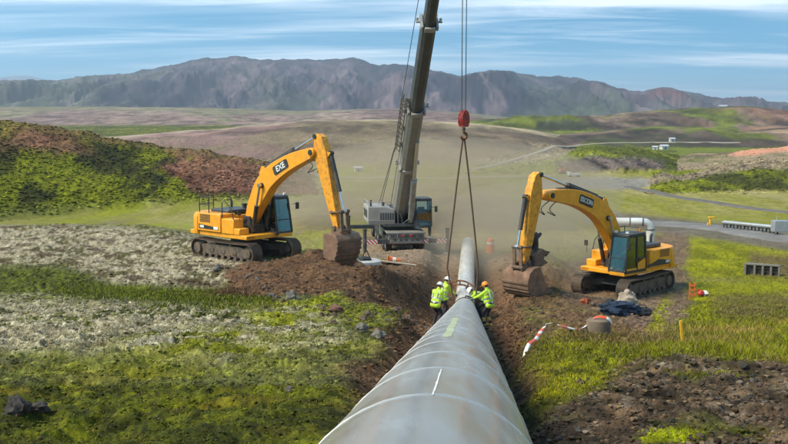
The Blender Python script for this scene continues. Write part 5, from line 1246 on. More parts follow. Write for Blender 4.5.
m = MB(); p = Pp[0].lerp(Pp[1], .5); g_ = gz(p.x, p.y); m.box(p - q - Vector((0, 0, .38)), (.5, .5, .12)); m.bar((p - q) - Vector((0, 0, .4)), (p.x - q.x, p.y - q.y, g_ - q.z - .2), .2, .2); m.build('support_post', GREY_D, el)
GALV = mat('galvanised_steel', (.42, .43, .43), .45, .6, .1, 3)
a, b = hit(724, 229.5), hit(782, 235.5); rk = empty('pipe_rack', a, 0, 'low galvanised pipe run on short stands beside the road', 'pipe rack')
L_ = b - a; m = MB(); m.tube([Vector((0, 0, .62)), L_ + Vector((0, 0, .62))], .16, 12); m.tube([Vector((0, .45, .55)), L_ + Vector((0, .45, .55))], .09, 10); m.build('pipe_run', GALV, rk)
for k in range(8):
    p = L_ * (k + .3) / 8; m = MB(); m.box(p + Vector((0, .2, .42)), (.12, .9, .08)); m.bar(p + Vector((0, -.15, -.2)), p + Vector((0, -.15, .42)), .1, .1); m.bar(p + Vector((0, .55, -.2)), p + Vector((0, .55, .42)), .1, .1); m.build('stand', GREY_D, rk)
m = MB(); p = L_ * .97; m.box(p + Vector((0, 0, .75)), (1.3, .8, .9)); vb = m.build('valve_box', GALV, rk, .03)
m = MB(); m.tube([p + Vector((-.3, 0, 1.2)), p + Vector((-.3, 0, 1.5))], .06, 8); m.tube([p + Vector((.9, 0, .1)), p + Vector((.9, 0, 1.2))], .1, 10); m.build('valve_stem', GALV, rk)
WOOD_G = mat('weathered_grey_wood', (.19, .165, .14), .85, 0, .25, 4); WOOD_D = mat('dark_wood', (.05, .042, .036), .85, 0, .25, 4)  # darker wood tone for the boards behind the posts
a, b = hit(745, 274.5), hit(779, 275.5); cv = empty('timber_headwall', a, math.atan2(b.y - a.y, b.x - a.x), 'small weathered timber culvert with dark opening in the green slope', 'culvert')
Lh = (b - a).length; m = MB(); m.box((Lh * .5, .05, .62), (Lh + .1, .30, .09)); m.build('cap_rail', WOOD_G, cv, .01)
for k, t in enumerate((.0, .28, .52, .76, 1.0)): m = MB(); m.box((Lh * t, 0, .26), (.12, .16, .68)); m.build('post', WOOD_G, cv, .01)
m = MB(); 
for k in range(3): m.box((Lh * .64, .16, .10 + .2 * k), (Lh * .70, .06, .18))
m.build('backing_boards', WOOD_D, cv); m = MB(); m.box((Lh * .14, .62, .26), (Lh * .26, 1.1, .56)); m.build('culvert_mouth_shade', BLACK, cv)  # solid black box stands in for the shade inside the culvert mouth
YEL = mat('yellow_marker_paint', (.78, .42, .02), .5, 0, .1, 6); FLUO = mat('orange_plastic', (.80, .17, .03), .5, 0, .12, 5, dirt=(.4, .2, .1), damt=.3); WHT = mat('white_plastic', (.78, .77, .74), .5, 0, .06); 
p = hit(710, 226.5); po = empty('marker_post', p, 0, 'short yellow post with a side arm at the road edge', 'post'); m = MB(); m.cyl((0, 0, -.2), (0, 0, .78), .10, .09, 14); m.build('post', YEL, po); m = MB(); m.box((.12, 0, .80), (.55, .22, .16)); m.build('cap_arm', YEL, po, .02); m = MB(); m.cyl((-.18, 0, -.1), (-.18, 0, .32), .08, n=10); m.build('stub', YEL, po)
p = hit(684.5, 346); st_ = MB(); st_.bar((0.0, 0, -.25), (-.08, .0, .40), .042, .03, (0, 1, 0)); o = st_.build('survey_stake', YEL, None, .004); o.location = p; tag(o, 'thin yellow survey stake leaning in the grass edge at right', 'stake')
p = hit(692, 299); fn = empty('barrier_post', p, 0, 'short orange slatted barrier standing by the haul track', 'barrier')
for x in (-.12, .12): m = MB(); m.box((x, 0, .30), (.07, .05, .95)); m.build('upright', FLUO, fn, .006)
for z in (.2, .42, .64): m = MB(); m.box((0, -.03, z), (.32, .02, .10)); m.build('slat', FLUO, fn)
REDP = mat('red_plastic', (.62, .04, .03), .5, 0, .12)
p = hit(703, 296); o = MB(); o.ell((-.1, 0, .10), (.16, .13, .14), 12, 8, jit=.5, seed=3); tp = empty('tape_bundle', p, .3, 'small crumpled bundle of red and white tape in the grass', 'tape')
m = MB(); m.ell((-.12, 0, .10), (.17, .13, .14), 12, 8, jit=.6, seed=3); m.tube(spline([(-.2, 0, .2), (-.28, .05, .3), (-.15, .05, .27)]), .03, 5); m.build('red_tape', REDP, tp); m = MB(); m.ell((.10, .02, .09), (.15, .14, .11), 12, 8, jit=.7, seed=9); m.build('white_tape', WHT, tp)
# things beside the crane
p = hit(366, 262); pd = empty('lifting_pad', p, 0, 'round white load pad with dark rope loop, on the ground before the crane', 'pad'); m = MB(); m.lathe([(0, .10), (.72, .10), (.80, .05), (.8, -.1), (0, -.1)], 30); m.build('disc', mat('pale_grey_board', (.55, .52, .47), .7, 0, .1), pd); m = MB(); m.ell((-.05, -.05, .17), (.34, .3, .10), 14, 8, jit=.4, seed=5); m.tube(spline([(-.2, 0, .2), (0, 0, .62), (.2, 0, .2)]), .03, 6); m.build('rope_loop', BLACK, pd)
p = hit(388, 263.5); cn = empty('traffic_cone', p, 0, 'orange and white cone tipped on its side before the crane', 'cone'); M = Matrix.Translation((0, 0, .17)) @ Matrix.Rotation(R(96), 4, 'Y')
m = MB(); m.lathe([(.0, .78), (.04, .77), (.17, .05), (.17, 0), (0, 0)], 20, M); m.build('cone', FLUO, cn); m = MB(); m.box((0, 0, -.02), (.42, .42, .05)); o = m.build('base_plate', FLUO, cn, .02, M); m = MB(); m.lathe([(.135, .22), (.098, .44)], 20, M @ Matrix.Diagonal((1.03, 1.03, 1, 1))); m.build('white_band', WHT, cn)
m = MB(); a, b = hit(378, 262), hit(416, 266.5); m.bar(a + Vector((0, 0, .05)), b + Vector((0, 0, .05)), .28, .06); tag(m.build('plank', mat('pale_sawn_timber', (.48, .40, .29), .8, 0, .15, 5), None, .008), 'pale timber plank lying beside the tipped cone', 'plank')
p = hit(490.5, 253); bl = empty('barrel', p, 0, 'orange traffic drum standing in the dust right of the far pipe', 'drum'); m = MB(); m.lathe([(0, 1.0), (.1, 1.02), (.22, .98), (.25, .9), (.26, .5), (.31, .06), (.36, .05), (.36, -.05), (0, -.05)], 24); m.build('drum', FLUO, bl); m = MB(); m.lathe([(.262, .62), (.262, .76)], 24); m.build('white_band', WHT, bl)
# barrier tape draped from a block into the trench
p = hit(598, 335); CONC = mat('brown_concrete_block', (.19, .135, .095), .9, 0, .2, 5, dirt=(.10, .07, .05), damt=.4, bump=.6)
m = MB(); m.lathe([(0, .40), (.22, .41), (.30, .36), (.32, .2), (.33, -.1), (0, -.1)], 18); o = m.build('block', CONC, None); o.location = p; o.scale = (.75, .62, .75); tag(o, 'squat brown concrete block with tape over it on the trampled grass', 'block')
def tape_mat():
    m = bpy.data.materials.new('red_white_tape'); m.use_nodes = True; nt = m.node_tree; L = nt.links; b = nt.nodes['Principled BSDF']; b.inputs['Roughness'].default_value = .4
    u = nd(nt, 'ShaderNodeUVMap'); s = nd(nt, 'ShaderNodeSeparateXYZ'); L.new(u.outputs[0], s.inputs[0])
    f = nd(nt, 'ShaderNodeMath', operation='PINGPONG'); f.inputs[1].default_value = .42; L.new(s.outputs[0], f.inputs[0])
    g = nd(nt, 'ShaderNodeMath', operation='GREATER_THAN'); g.inputs[1].default_value = .19; L.new(f.outputs[0], g.inputs[0])
    x = nd(nt, 'ShaderNodeMix', data_type='RGBA'); x.inputs[6].default_value = (.80, .77, .72, 1); x.inputs[7].default_value = (.75, .10, .03, 1); L.new(g.outputs[0], x.inputs[0]); L.new(x.outputs[2], b.inputs['Base Color'])
    return m
base = p; top = Vector((0, 0, .32))
way = [base + Vector((.26, -.05, .20)), base + Vector((.16, -.08, .325)), base + top + Vector((-.08, -.06, .02)), base + Vector((-.30, -.08, .15))]
for (x, y, h) in ((573, 332, .12), (560, 331.5, .16), (551, 333, .22), (543, 336, .16), (536, 343, .10), (529, 350, .12), (524, 357, .08), (518, 364, .06)): way.append(hit(x, y + 3) + Vector((0, 0, h)))
sp2 = spline(way, 8); v = []; f = []; uv = []; dist = 0
for i, q in enumerate(sp2):
    if i: dist += (q - sp2[i - 1]).length
    d_ = (sp2[min(i + 1, len(sp2) - 1)] - sp2[max(i - 1, 0)]).normalized(); n_ = Vector((0, -.35, 1)); tw = .6 * math.sin(i * .21); sd_ = d_.cross(n_).normalized(); uv_ = sd_ * math.cos(tw) + sd_.cross(d_) * math.sin(tw)
    v += [q - uv_ * .03, q + uv_ * .03]; uv += [dist, dist]
f = [(2 * i, 2 * i + 1, 2 * i + 3, 2 * i + 2) for i in range(len(sp2) - 1)]
m = MB(); m.add(v, f); o = m.build('barrier_tape', tape_mat()); ul = o.data.uv_layers.new(name='UVMap')
for lp in o.data.loops: ul.data[lp.index].uv = (uv[lp.vertex_index], 0)
sl_ = o.modifiers.new('thick', 'SOLIDIFY'); sl_.thickness = .003
tag(o, 'red and white barrier tape trailing from the block into the trench', 'tape')
# heap of clothes and a sack in front of the right machine
SACK = mat('pale_canvas', (.40, .31, .235), .9, 0, .2, 6, dirt=(.2, .14, .1), damt=.4, bump=.6, bscale=12); DENIM = mat('dark_blue_cloth', (.016, .03, .062), .9, 0, .3, 7, bump=.6, bscale=12)
p = hit(627, 313)
m = MB(); m.ell((0, 0, .30), (.40, .30, .55), 22, 16, jit=.32, seed=4, fr=2.0); m.ell((.0, .0, .80), (.13, .12, .14), 12, 8, jit=.4, seed=8); o = m.build('sack', SACK); o.location = p; o.scale = (.78, .78, .72); tag(o, 'pale lumpy canvas sack standing in front of the right excavator', 'sack')
p = hit(618, 315); m = MB(); m.ell((0, 0, .16), (.62, .34, .24), 26, 14, jit=.55, seed=14, fr=2.4); m.ell((.42, -.05, .14), (.36, .26, .18), 18, 10, jit=.6, seed=19, fr=2.4); o = m.build('jacket', DENIM); o.location = p; o.scale = (.75, .75, .85); tag(o, 'crumpled dark blue jacket thrown on the ground against the sack', 'jacket')
p = hit(640, 315.5); bt = empty('work_bag', p, .2, 'small black bag lying right of the canvas sack', 'bag'); m = MB(); m.ell((0, 0, .13), (.42, .24, .20), 20, 12, jit=.4, seed=24, fr=2.2); m.build('bag_body', SEATM, bt); m = MB(); m.tube(spline([(-.25, 0, .25), (-.1, -.05, .42), (.15, -.05, .40), (.26, 0, .24)]), .02, 6); m.build('handle', SEATM, bt); bt.scale = (.8, .8, .7)
p = hit(609, 312); m = MB(); m.ell((0, 0, .12), (.20, .17, .19), 16, 10, jit=.35, seed=31, fr=2); m.ell((.02, 0, .27), (.13, .12, .1), 12, 8, jit=.3, seed=33); o = m.build('cap', mat('black_felt', (.02, .02, .022), .9)); o.location = p; tag(o, 'black woollen cap lying at the left end of the blue jacket', 'cap')
p = hit(585, 303); m = MB(); m.ell((0, 0, .08), (.22, .16, .14), 14, 9, jit=.6, seed=41, fr=2.3); o = m.build('rag', mat('rust_red_rag', (.28, .07, .03), .9, 0, .3, 8)); o.location = p; tag(o, 'rust red rag on the trampled ground left of the jacket', 'rag')

# ------------------------------------------------------------------ roads
ROADM = mat('grey_gravel_road', (.17, .16, .15), .95, 0, .22, .6, dirt=(.11, .10, .09), damt=.4, dscale=.25, bump=.4, bscale=8)
TRACKM = mat('dark_gravel_track', (.11, .095, .082), .95, 0, .2, .6); PALER = mat('pale_dust_road', (.30, .255, .205), .95, 0, .12, .3)
def road(name, pts, width, material, lift=.02):
    P = spline(pts, 14); v = []; f = []; nw = 7
    for i, q in enumerate(P):
        d_ = (P[min(i + 1, len(P) - 1)] - P[max(i - 1, 0)]); d_.z = 0; d_.normalize(); sd_ = Vector((d_.y, -d_.x, 0)); wv = width * (1 + .10 * mnoise.noise(q * .12))
        for j in range(nw):
            r_ = q + sd_ * wv * (j / (nw - 1) - .5); v.append((r_.x, r_.y, 0))
    z = terrain(np.array([a[0] for a in v]), np.array([a[1] for a in v])); Z = z.reshape(-1, nw); Z = np.maximum(Z, Z.mean(1, keepdims=True)); 
    for _ in range(3): Z[1:-1] = np.maximum(Z[1:-1], (Z[:-2] + Z[2:]) / 2)
    Z = Z.ravel() + lift; k = 1 - 2 * np.abs(np.tile(np.arange(nw), len(P)) / (nw - 1) - .5)
    v = [(a[0], a[1], float(zz) + .10 * float(min(kk * 3, 1)) - (.25 if kk == 0 else 0)) for a, zz, kk in zip(v, Z, k)]
    f = [(i * nw + j, (i + 1) * nw + j, (i + 1) * nw + j + 1, i * nw + j + 1) for i in range(len(P) - 1) for j in range(nw - 1)]
    m = MB(); m.add(v, f); o = m.build(name, material, None, sharp=80)
    if o.data.polygons[3].normal.z < 0: o.data.flip_normals()
    return tag(o, kind='structure')
road('road', [hit(1120, 262), hit(930, 251), hit(788, 238.5), hit(740, 231.5), hit(700, 227), hit(655, 224), hit(618, 222), hit(585, 221)], 4.6, ROADM)
road('track', [hit(1100, 236), hit(900, 222), hit(788, 213), hit(720, 204), hit(660, 194), hit(628, 187)], 1.7, TRACKM)
road('far_road', [Vector(((q_ - 394) / 900 * 152, 152 + .01 * q_, 0)) for q_ in (180, 260, 320, 420, 520, 560)], 1.3, PALER)
road('upper_track', [hit(470, 170), hit(520, 158), hit(575, 146.5), hit(640, 143), hit(740, 143)], 1.6, PALER)

# ------------------------------------------------------------------ far huts, tank, vehicles
HUTW = mat('white_hut_wall', (.55, .54, .52), .6); HUTR = mat('pale_hut_roof', (.45, .45, .47), .5)
def hut(px, py, w, d_, h, yaw, label, roofm=HUTR):
    p = hit(px, py); o = empty('hut', p, yaw, label, 'hut', 'white huts in the valley'); m = MB(); m.box((0, 0, h / 2 - .4), (w, d_, h + .8)); m.build('wall', HUTW, o)
    m = MB(); m.prism([(-d_ / 2 - .2, h), (d_ / 2 + .2, h), (0, h + d_ * .3)], -w / 2 - .2, w / 2 + .2, Matrix.Rotation(math.pi / 2, 4, 'Z')); m.build('roof', roofm, o)
    m = MB(); m.box((0, -d_ / 2 - .02, h * .35), (w * .2, .05, h * .7)); m.build('door', GREY_D, o)
hut(664, 149.5, 2.4, 1.8, 1.1, .3, 'larger of two white huts on the far green flat at right'); hut(655, 149.8, 1.5, 1.3, .9, -.2, 'smaller of two white huts on the far green flat at right')
hut(358, 171.5, 1.3, 1.0, .7, .2, 'tiny white hut on the far valley floor behind the crane boom'); hut(285, 120.5, 8, 5, 3, .2, 'white speck of a hut at the foot of the far mountains left of the crane') if False else None
hut(672, 141.5, 1.8, 1.5, 1.0, .1, 'lone white hut on the pale upper track at right')
p = hit(574, 177); o = empty('parked_van', p, .1, 'white vehicle parked on the far gravel pad at right', 'vehicle'); m = MB(); m.box((0, 0, .85), (4.2, 1.6, .8)); m.box((-1.6, 0, 1.35), (1.2, 1.5, .9)); m.build('body', HUTW, o, .1)
o.scale = (.5, .5, .5)
for x in (-1.4, 1.4):
    for y in (-.75, .75): m = MB(); m.cyl((x, y - .12, .32), (x, y + .12, .32), .34, n=14); m.build('wheel', RUBBER, o)
p = hit(562, 174); o = empty('digger', p, .4, 'tiny rusty orange machine on the far gravel pad', 'machine'); o.scale = (.5, .5, .5); m = MB(); m.box((0, 0, .35), (2.2, 1.6, .6)); m.build('tracks', BLACK, o, .1); m = MB(); m.box((-.2, 0, 1.2), (1.8, 1.4, 1.0)); m.build('body', mat('faded_orange_paint', (.45, .17, .06), .6), o, .08); m = MB(); m.tube([(.5, 0, 1.2), (1.4, 0, 2.5), (2.4, 0, 1.8), (2.5, 0, .8)], .14, 8); m.build('arm', FLUO, o)
p = at(726, 99, 2400); zt = gz(p.x, p.y); 
o = empty('power_station', hit(727, 103.5) if False else Vector((p.x, p.y, zt)), .2, 'long white building on the ridge at far right', 'building'); m = MB(); m.box((0, 0, 3), (36, 14, 14)); m.build('wall', HUTW, o); m = MB(); m.prism([(-8, 10), (8, 10), (0, 14)], -19, 19, Matrix.Rotation(math.pi / 2, 4, 'Z')); m.build('roof', HUTR, o)

# ------------------------------------------------------------------ stones, clods, grass
STONE_B = mat('earthy_stone', (.15, .095, .065), .9, 0, .3, 5, dirt=(.07, .045, .03), damt=.4, dscale=4, bump=.8, bscale=14)
STONE_G = mat('grey_lava_stone', (.13, .115, .10), .9, 0, .3, 5, dirt=(.24, .21, .16), damt=.4, dscale=4, bump=.8, bscale=14)
STONE_R = mat('red_lava_stone', (.16, .075, .05), .9, 0, .3, 5, dirt=(.06, .04, .03), damt=.4, dscale=4, bump=.8, bscale=14)
STONE_K = mat('dark_lava_stone', (.045, .035, .03), .9, 0, .3, 5, dirt=(.10, .09, .08), damt=.4, dscale=4, bump=.8, bscale=14)
def stone_mesh(seed, jit=.55):
    bm = bmesh.new(); bmesh.ops.create_icosphere(bm, subdivisions=3, radius=1)
    o1 = Vector((seed * 7.3, seed * 3.1, seed * 1.7))
    for v_ in bm.verts:
        d_ = v_.co.normalized(); k = 1 + jit * mnoise.noise(d_ * 1.2 + o1) + jit * .5 * mnoise.noise(d_ * 2.9 + o1)
        c_ = mnoise.cell(d_ * 1.6 + o1); v_.co = d_ * k * (.88 + .14 * c_)
    me = bpy.data.meshes.new('stone'); bm.to_mesh(me); bm.free()
    me.polygons.foreach_set('use_smooth', [True] * len(me.polygons)); me.set_sharp_from_angle(angle=R(38)); return me
SM = [[stone_mesh(k) for k in range(7)] for _ in range(1)][0]
MESHES = {}
def stone(px, py, wpx, material, label, group=None, flat=.7, sink=.25):
    p = hit(px, py); w_ = wpx * p.y / 900 / 2
    key = (random.randrange(7), material.name)
    if key not in MESHES: me = SM[key[0]].copy(); me.materials.append(material); MESHES[key] = me
    o = bpy.data.objects.new('stone', MESHES[key]); COL.objects.link(o)
    o.location = p + Vector((0, 0, w_ * flat * (1 - sink * 2) * .6)); o.scale = (w_, w_ * random.uniform(.8, 1.1), w_ * flat); o.rotation_euler = (random.uniform(-.3, .3), random.uniform(-.3, .3), random.uniform(0, 6.28))
    return tag(o, label, 'stone', group)
for a in ((18, 411, 25, STONE_K, 'dark upright lava boulder capped with moss at lower left', None, .95), (40, 410, 22, STONE_K, 'low brown-black boulder just right of the upright one at lower left', None, .6),
          (292, 300, 15, STONE_G, 'largest grey boulder at the left foot of the spoil heap', None, .9), (336, 313, 20, STONE_R, 'long reddish slab at the foot of the heap', None, .5), (362, 332, 14, STONE_G, 'grey stone on the moss edge above the trench', None, .8), (378, 337, 17, STONE_G, 'flat pale stone lying right of the grey one on the moss edge', None, .5),
          (396, 311, 9, STONE_B, 'brown stone high on the slope of the trench, left side', None, .8), (289, 391, 11, STONE_G, 'small pale stone alone in the olive moss', None, .6), (594, 306, 7, STONE_B, 'brown stone left of the blue jacket', None, .7)):
    stone(*a)
for k in range(34):
    t = random.random(); px = lerp(258, 430, t) + random.gauss(0, 3); py = float(np.interp(px, [258, 275, 300, 345, 400, 432], [282, 298, 311, 319, 318, 332])) + random.gauss(0, 2.6)
    stone(px, py, abs(random.gauss(0, 3)) + 3.5, random.choice([STONE_B, STONE_B, STONE_G, STONE_R]), 'one of the loose stones strung along the foot of the brown spoil heap', 'stones along the foot of the heap', .8)
for k in range(70):
    px = random.uniform(545, 800); py = random.uniform(368, 446)
    stone(px, py, abs(random.gauss(0, 3.0)) + 3.5, random.choice([STONE_B, STONE_K, STONE_G, STONE_K]), 'one of the lava stones scattered over the dark soil at lower right', 'stones on the dark soil', .75, .3)
for k in range(14):
    px = random.uniform(215, 262); py = random.uniform(268, 284)
    stone(px, py, abs(random.gauss(0, 2)) + 3, random.choice([STONE_G, STONE_B]), 'one of the grey stones along the bench edge in front of the left excavator', 'stones on the bench edge', .7)
for k in range(40):
    side = random.random() < .45
    px, py = (random.uniform(385, 432), random.uniform(300, 350)) if side else (random.uniform(497, 545), random.uniform(296, 350))
    stone(px, py, abs(random.gauss(0, 1.6)) + 2, STONE_B, 'one of the small earth lumps on the sides of the trench', 'earth lumps in the trench', .8, .2)

gY = GY; okv = (GY > 3.5) & (GY < 66)
S = {k: v for k, v in GS.items()}
inview = okv & (S['px'] > -120) & (S['px'] < 910) & (S['py'] > 200) & (S['py'] < 520)
# loose clods: one scattered mass
ico = bmesh.new(); bmesh.ops.create_icosphere(ico, subdivisions=1, radius=1); ICV = np.array([v_.co[:] for v_ in ico.verts]); ICF = np.array([[v_.index for v_ in f_.verts] for f_ in ico.faces]); ico.free()
hillview = (GY > 60) & (GY < 260) & (S['px'] > -150) & (S['px'] < 940)
def scatter(weight, n, far=False):
    w_ = (weight * (hillview if far else inview)).ravel(); w_ = w_ / w_.sum(); return RS.choice(len(w_), n, p=w_)
def clods(name, weight, n, lo, hi, dark, label, far=False):
    idx = scatter(weight, n, far); P = np.stack([GX.ravel()[idx], GY.ravel()[idx], GZ.ravel()[idx]], 1) + np.concatenate([RS.normal(0, .45 if far else .04, (n, 2)), np.zeros((n, 1))], 1)
    if far: P[:, 2] = terrain(P[:, 0], P[:, 1])
    r = (lo + (hi - lo) * RS.rand(n) ** 3) * (1 if far else np.clip(P[:, 1] / 14, .45, 2.2))
    nv = len(ICV); V = ICV[None] * (1 + .45 * (RS.rand(n, nv, 1) - .5)) * r[:, None, None] * np.stack([RS.uniform(.7, 1.3, n), RS.uniform(.7, 1.3, n), RS.uniform(.35, .8, n)], 1)[:, None, :]
    V = V + P[:, None, :]; c_ = GC.reshape(-1, 3)[idx] * RS.uniform(*dark, (n, 1))
    Cc = np.repeat(c_[:, None, :], nv, 1)
    return mesh_np(name, V.reshape(-1, 3), (ICF[None] + (np.arange(n) * nv)[:, None, None]).reshape(-1, 3), Cc.reshape(-1, 3), label)
def leafm(name, tr):
    m = bpy.data.materials.new(name); m.use_nodes = True; nt = m.node_tree; b = nt.nodes['Principled BSDF']; b.inputs['Roughness'].default_value = .9; b.inputs['Specular IOR Level'].default_value = .15
    v_ = nd(nt, 'ShaderNodeVertexColor', layer_name='Col'); nt.links.new(v_.outputs[0], b.inputs['Base Color'])
    if tr:
        n = nd(nt, 'ShaderNodeTexNoise'); n.inputs['Scale'].default_value = 40; tc = nd(nt, 'ShaderNodeTexCoord'); nt.links.new(tc.outputs['Object'], n.inputs['Vector']); bp_ = nd(nt, 'ShaderNodeBump'); bp_.inputs['Strength'].default_value = .6; bp_.inputs['Distance'].default_value = .02; nt.links.new(n.outputs['Fac'], bp_.inputs['Height']); nt.links.new(bp_.outputs[0], b.inputs['Normal'])
    return m
CLODM, BLADEM = leafm('loose_earth', 1), leafm('grass_blades', 0)
def mesh_np(name, V, F, Cc, label, material=None, smooth=False):
    me = bpy.data.meshes.new(name); me.vertices.add(len(V)); me.vertices.foreach_set('co', V.astype(np.float32).ravel())
    k = F.shape[1]; me.loops.add(F.size); me.loops.foreach_set('vertex_index', F.astype(np.int32).ravel()); me.polygons.add(len(F)); me.polygons.foreach_set('loop_start', np.arange(0, F.size, k, dtype=np.int32))
    me.polygons.foreach_set('use_smooth', np.full(len(F), smooth))
    a = me.color_attributes.new('Col', 'FLOAT_COLOR', 'POINT'); a.data.foreach_set('color', np.concatenate([Cc, np.ones((len(V), 1))], 1).astype(np.float32).ravel())
    me.update(calc_edges=True); me.materials.append(material or CLODM); o = bpy.data.objects.new(name, me); COL.objects.link(o)
    return tag(o, label, None, None, 'stuff')
clods('soil_clods', S['soil'] * np.clip(1.2 - np.abs(GY - 30) / 60, .2, 1), 16000, .006, .05, (.7, 1.35), 'loose brown earth clods over the heap and trench')
clods('lava_gravel', S['dark'], 15000, .008, .06, (.6, 1.7), 'loose lava gravel on the dark soil at right')
clods('grit', S['olive'], 2500, .01, .04, (.7, 1.6), 'grit on the trampled ground')
clods('moss_cushions', S['moss'] * (S['px'] < 460) * (1 - S['grass']) * (GY < 56), 52000, .006, .040, (.7, 1.35), 'small cushions of moss and lichen over the near slope')
clods('moss_cushions', S['green'] * (1 - S['tall']), 12000, .006, .036, (.7, 1.3), 'small cushions of moss right of the trench')
clods('hillside_tussocks', S['hills'] * np.clip(150 / np.maximum(GY, 1), .3, 2), 34000, .04, .30, (.5, 1.5), 'moss tussocks and loose scoria over the hillsides', True)
def blades(name, weight, n, h0, h1, w0, tint, label, lean=.5):
    idx = scatter(weight, n); P = np.stack([GX.ravel()[idx], GY.ravel()[idx], GZ.ravel()[idx]], 1)
    sp = np.clip(P[:, 1] * .006, .01, .2); P[:, :2] += RS.normal(0, 1, (n, 2)) * sp[:, None]; P[:, 2] -= .015
    sc_ = np.clip(P[:, 1] / 10, .6, 2.2); h = RS.uniform(h0, h1, n) * np.clip(sc_, .6, 1.5); wd = w0 * sc_ * RS.uniform(.6, 1.3, n)
    a = RS.uniform(0, 2 * math.pi, n); ln = RS.normal(0, lean, (n, 2)) * h[:, None]
    sx, sy = np.cos(a) * wd, np.sin(a) * wd; z0 = np.zeros(n)
    b0 = P + np.stack([sx, sy, z0], 1); b1 = P - np.stack([sx, sy, z0], 1)
    md = P + np.stack([ln[:, 0] * .35, ln[:, 1] * .35, h * .6], 1); m0 = md + np.stack([sx, sy, z0], 1) * .7; m1 = md - np.stack([sx, sy, z0], 1) * .7
    tp_ = P + np.stack([ln[:, 0], ln[:, 1], h], 1)
    V = np.stack([b0, b1, m1, m0, tp_], 1).reshape(-1, 3); o = (np.arange(n) * 5)[:, None]
    F = np.concatenate([o + np.array([[0, 1, 2]]), o + np.array([[0, 2, 3]]), o + np.array([[3, 2, 4]])], 0)
    c_ = GC.reshape(-1, 3)[idx] * RS.uniform(.7, 1.5, (n, 1)) * np.array(tint); dead = RS.rand(n) < .16; c_[dead] = np.array([.24, .18, .085]) * RS.uniform(.5, 1.2, (dead.sum(), 1)); Cc = np.repeat(c_[:, None, :], 5, 1)
    return mesh_np(name, V, F, np.clip(Cc, .004, .6).reshape(-1, 3), label, BLADEM)
left_ = S['moss'] * (S['px'] < 470)
blades('moss_tufts', left_ * (GY < 30), 90000, .012, .04, .004, (1.05, 1.05, 1), 'short moss and turf on the near slope at left', .8)
blades('hollow_grass', S['grass'], 30000, .02, .08, .006, (1.1, 1.1, 1), 'dark green grass in the hollow at left')
blades('green_turf', S['green'] * (1 - S['tall']), 85000, .02, .07, .0045, (1.1, 1.1, 1), 'short bright turf right of the trench', .7)
blades('tall_grass', S['tall'], 60000, .03, .12, .0035, (1.15, 1.1, 1.1), 'tall yellowing grass along the dark soil at right')
HAZE = .00017
DUST = [((4.5, 84, 2.4), (17, 11, 5.6), .06), ((9.5, 62, 1.6), (7, 9, 3.6), .045), ((6.6, 51, 1.8), (5, 5, 2.6), .045)]
SUN_E = 3.2; SKY_S = .115; EXPO = 0.98
CLOUD_L = ((3.1, 1.7, 0), (8.2, 4.4, 0)); CLOUD_C = (9.2, 9.6, 10.0, 1)
# ------------------------------------------------------------------ camera, air, light
cd = bpy.data.cameras.new('camera'); cam = bpy.data.objects.new('camera', cd); COL.objects.link(cam)
cam.location = (0, 0, CAMZ); cam.rotation_euler = (math.pi / 2 - PITCH, 0, 0)
cd.sensor_width = 36; cd.lens = 36 * FPX / 788; cd.clip_start = .05; cd.clip_end = 60000
sc.camera = cam

def volume(name, dens, colr, aniso=.2):
    m = bpy.data.materials.new(name); m.use_nodes = True; nt = m.node_tree
    nt.nodes.remove(nt.nodes['Principled BSDF'])
    v = nd(nt, 'ShaderNodeVolumePrincipled'); v.inputs['Density'].default_value = dens; v.inputs['Color'].default_value = (*colr, 1)
    v.inputs['Anisotropy'].default_value = aniso
    nt.links.new(v.outputs[0], nt.nodes['Material Output'].inputs['Volume'])
    return m
zmin = float(GZ.min()) - 1; zmax = float(GZ.max()) + 60
hz = MB().box((0, 0, (zmin + zmax) / 2), (29000, 29000, zmax - zmin)).build('haze', volume('hazy_air', HAZE, (.72, .84, 1.0)), flat=True)
tag(hz, kind='stuff')
for (c, r, dn) in DUST:
    o = MB().ell(c, r, 32, 16).build('dust_cloud', volume('dusty_air', dn, (1.0, .80, .57)), flat=False)
    tag(o, 'pale tan dust drifting low over the dig', 'dust', 'dust over the dig', 'stuff')

SUN_AZ, SUN_EL = R(-106), R(46)        # azimuth from +Y clockwise: from behind the left shoulder
sd = Vector((math.sin(SUN_AZ) * math.cos(SUN_EL), math.cos(SUN_AZ) * math.cos(SUN_EL), math.sin(SUN_EL)))
sl = bpy.data.lights.new('sun', 'SUN'); sl.energy = SUN_E; sl.angle = R(26); sl.color = (1., .88, .70)
so_ = bpy.data.objects.new('sun', sl); COL.objects.link(so_)
so_.rotation_euler = (-sd).to_track_quat('-Z', 'Y').to_euler()

w = bpy.data.worlds.new('World'); sc.world = w; w.use_nodes = True; nt = w.node_tree; L = nt.links
bg = nt.nodes['Background']; bg.inputs['Strength'].default_value = SKY_S
tc = nd(nt, 'ShaderNodeTexCoord')
mp = nd(nt, 'ShaderNodeMapping'); mp.inputs['Scale'].default_value = (1, 1, 3.4); mp.inputs['Location'].default_value = (0, 0, .004)
L.new(tc.outputs['Generated'], mp.inputs['Vector'])
nm = nd(nt, 'ShaderNodeVectorMath', operation='NORMALIZE'); L.new(mp.outputs[0], nm.inputs[0])
sky = nd(nt, 'ShaderNodeTexSky', sky_type='NISHITA'); sky.sun_disc = False
sky.sun_elevation = SUN_EL; sky.sun_rotation = SUN_AZ; sky.air_density = 1.; sky.dust_density = 1.2; sky.ozone_density = 1.5
L.new(nm.outputs[0], sky.inputs['Vector'])
sat = nd(nt, 'ShaderNodeHueSaturation'); sat.inputs['Saturation'].default_value = 1.5; sat.inputs['Hue'].default_value = .485; sat.inputs['Value'].default_value = 1.0
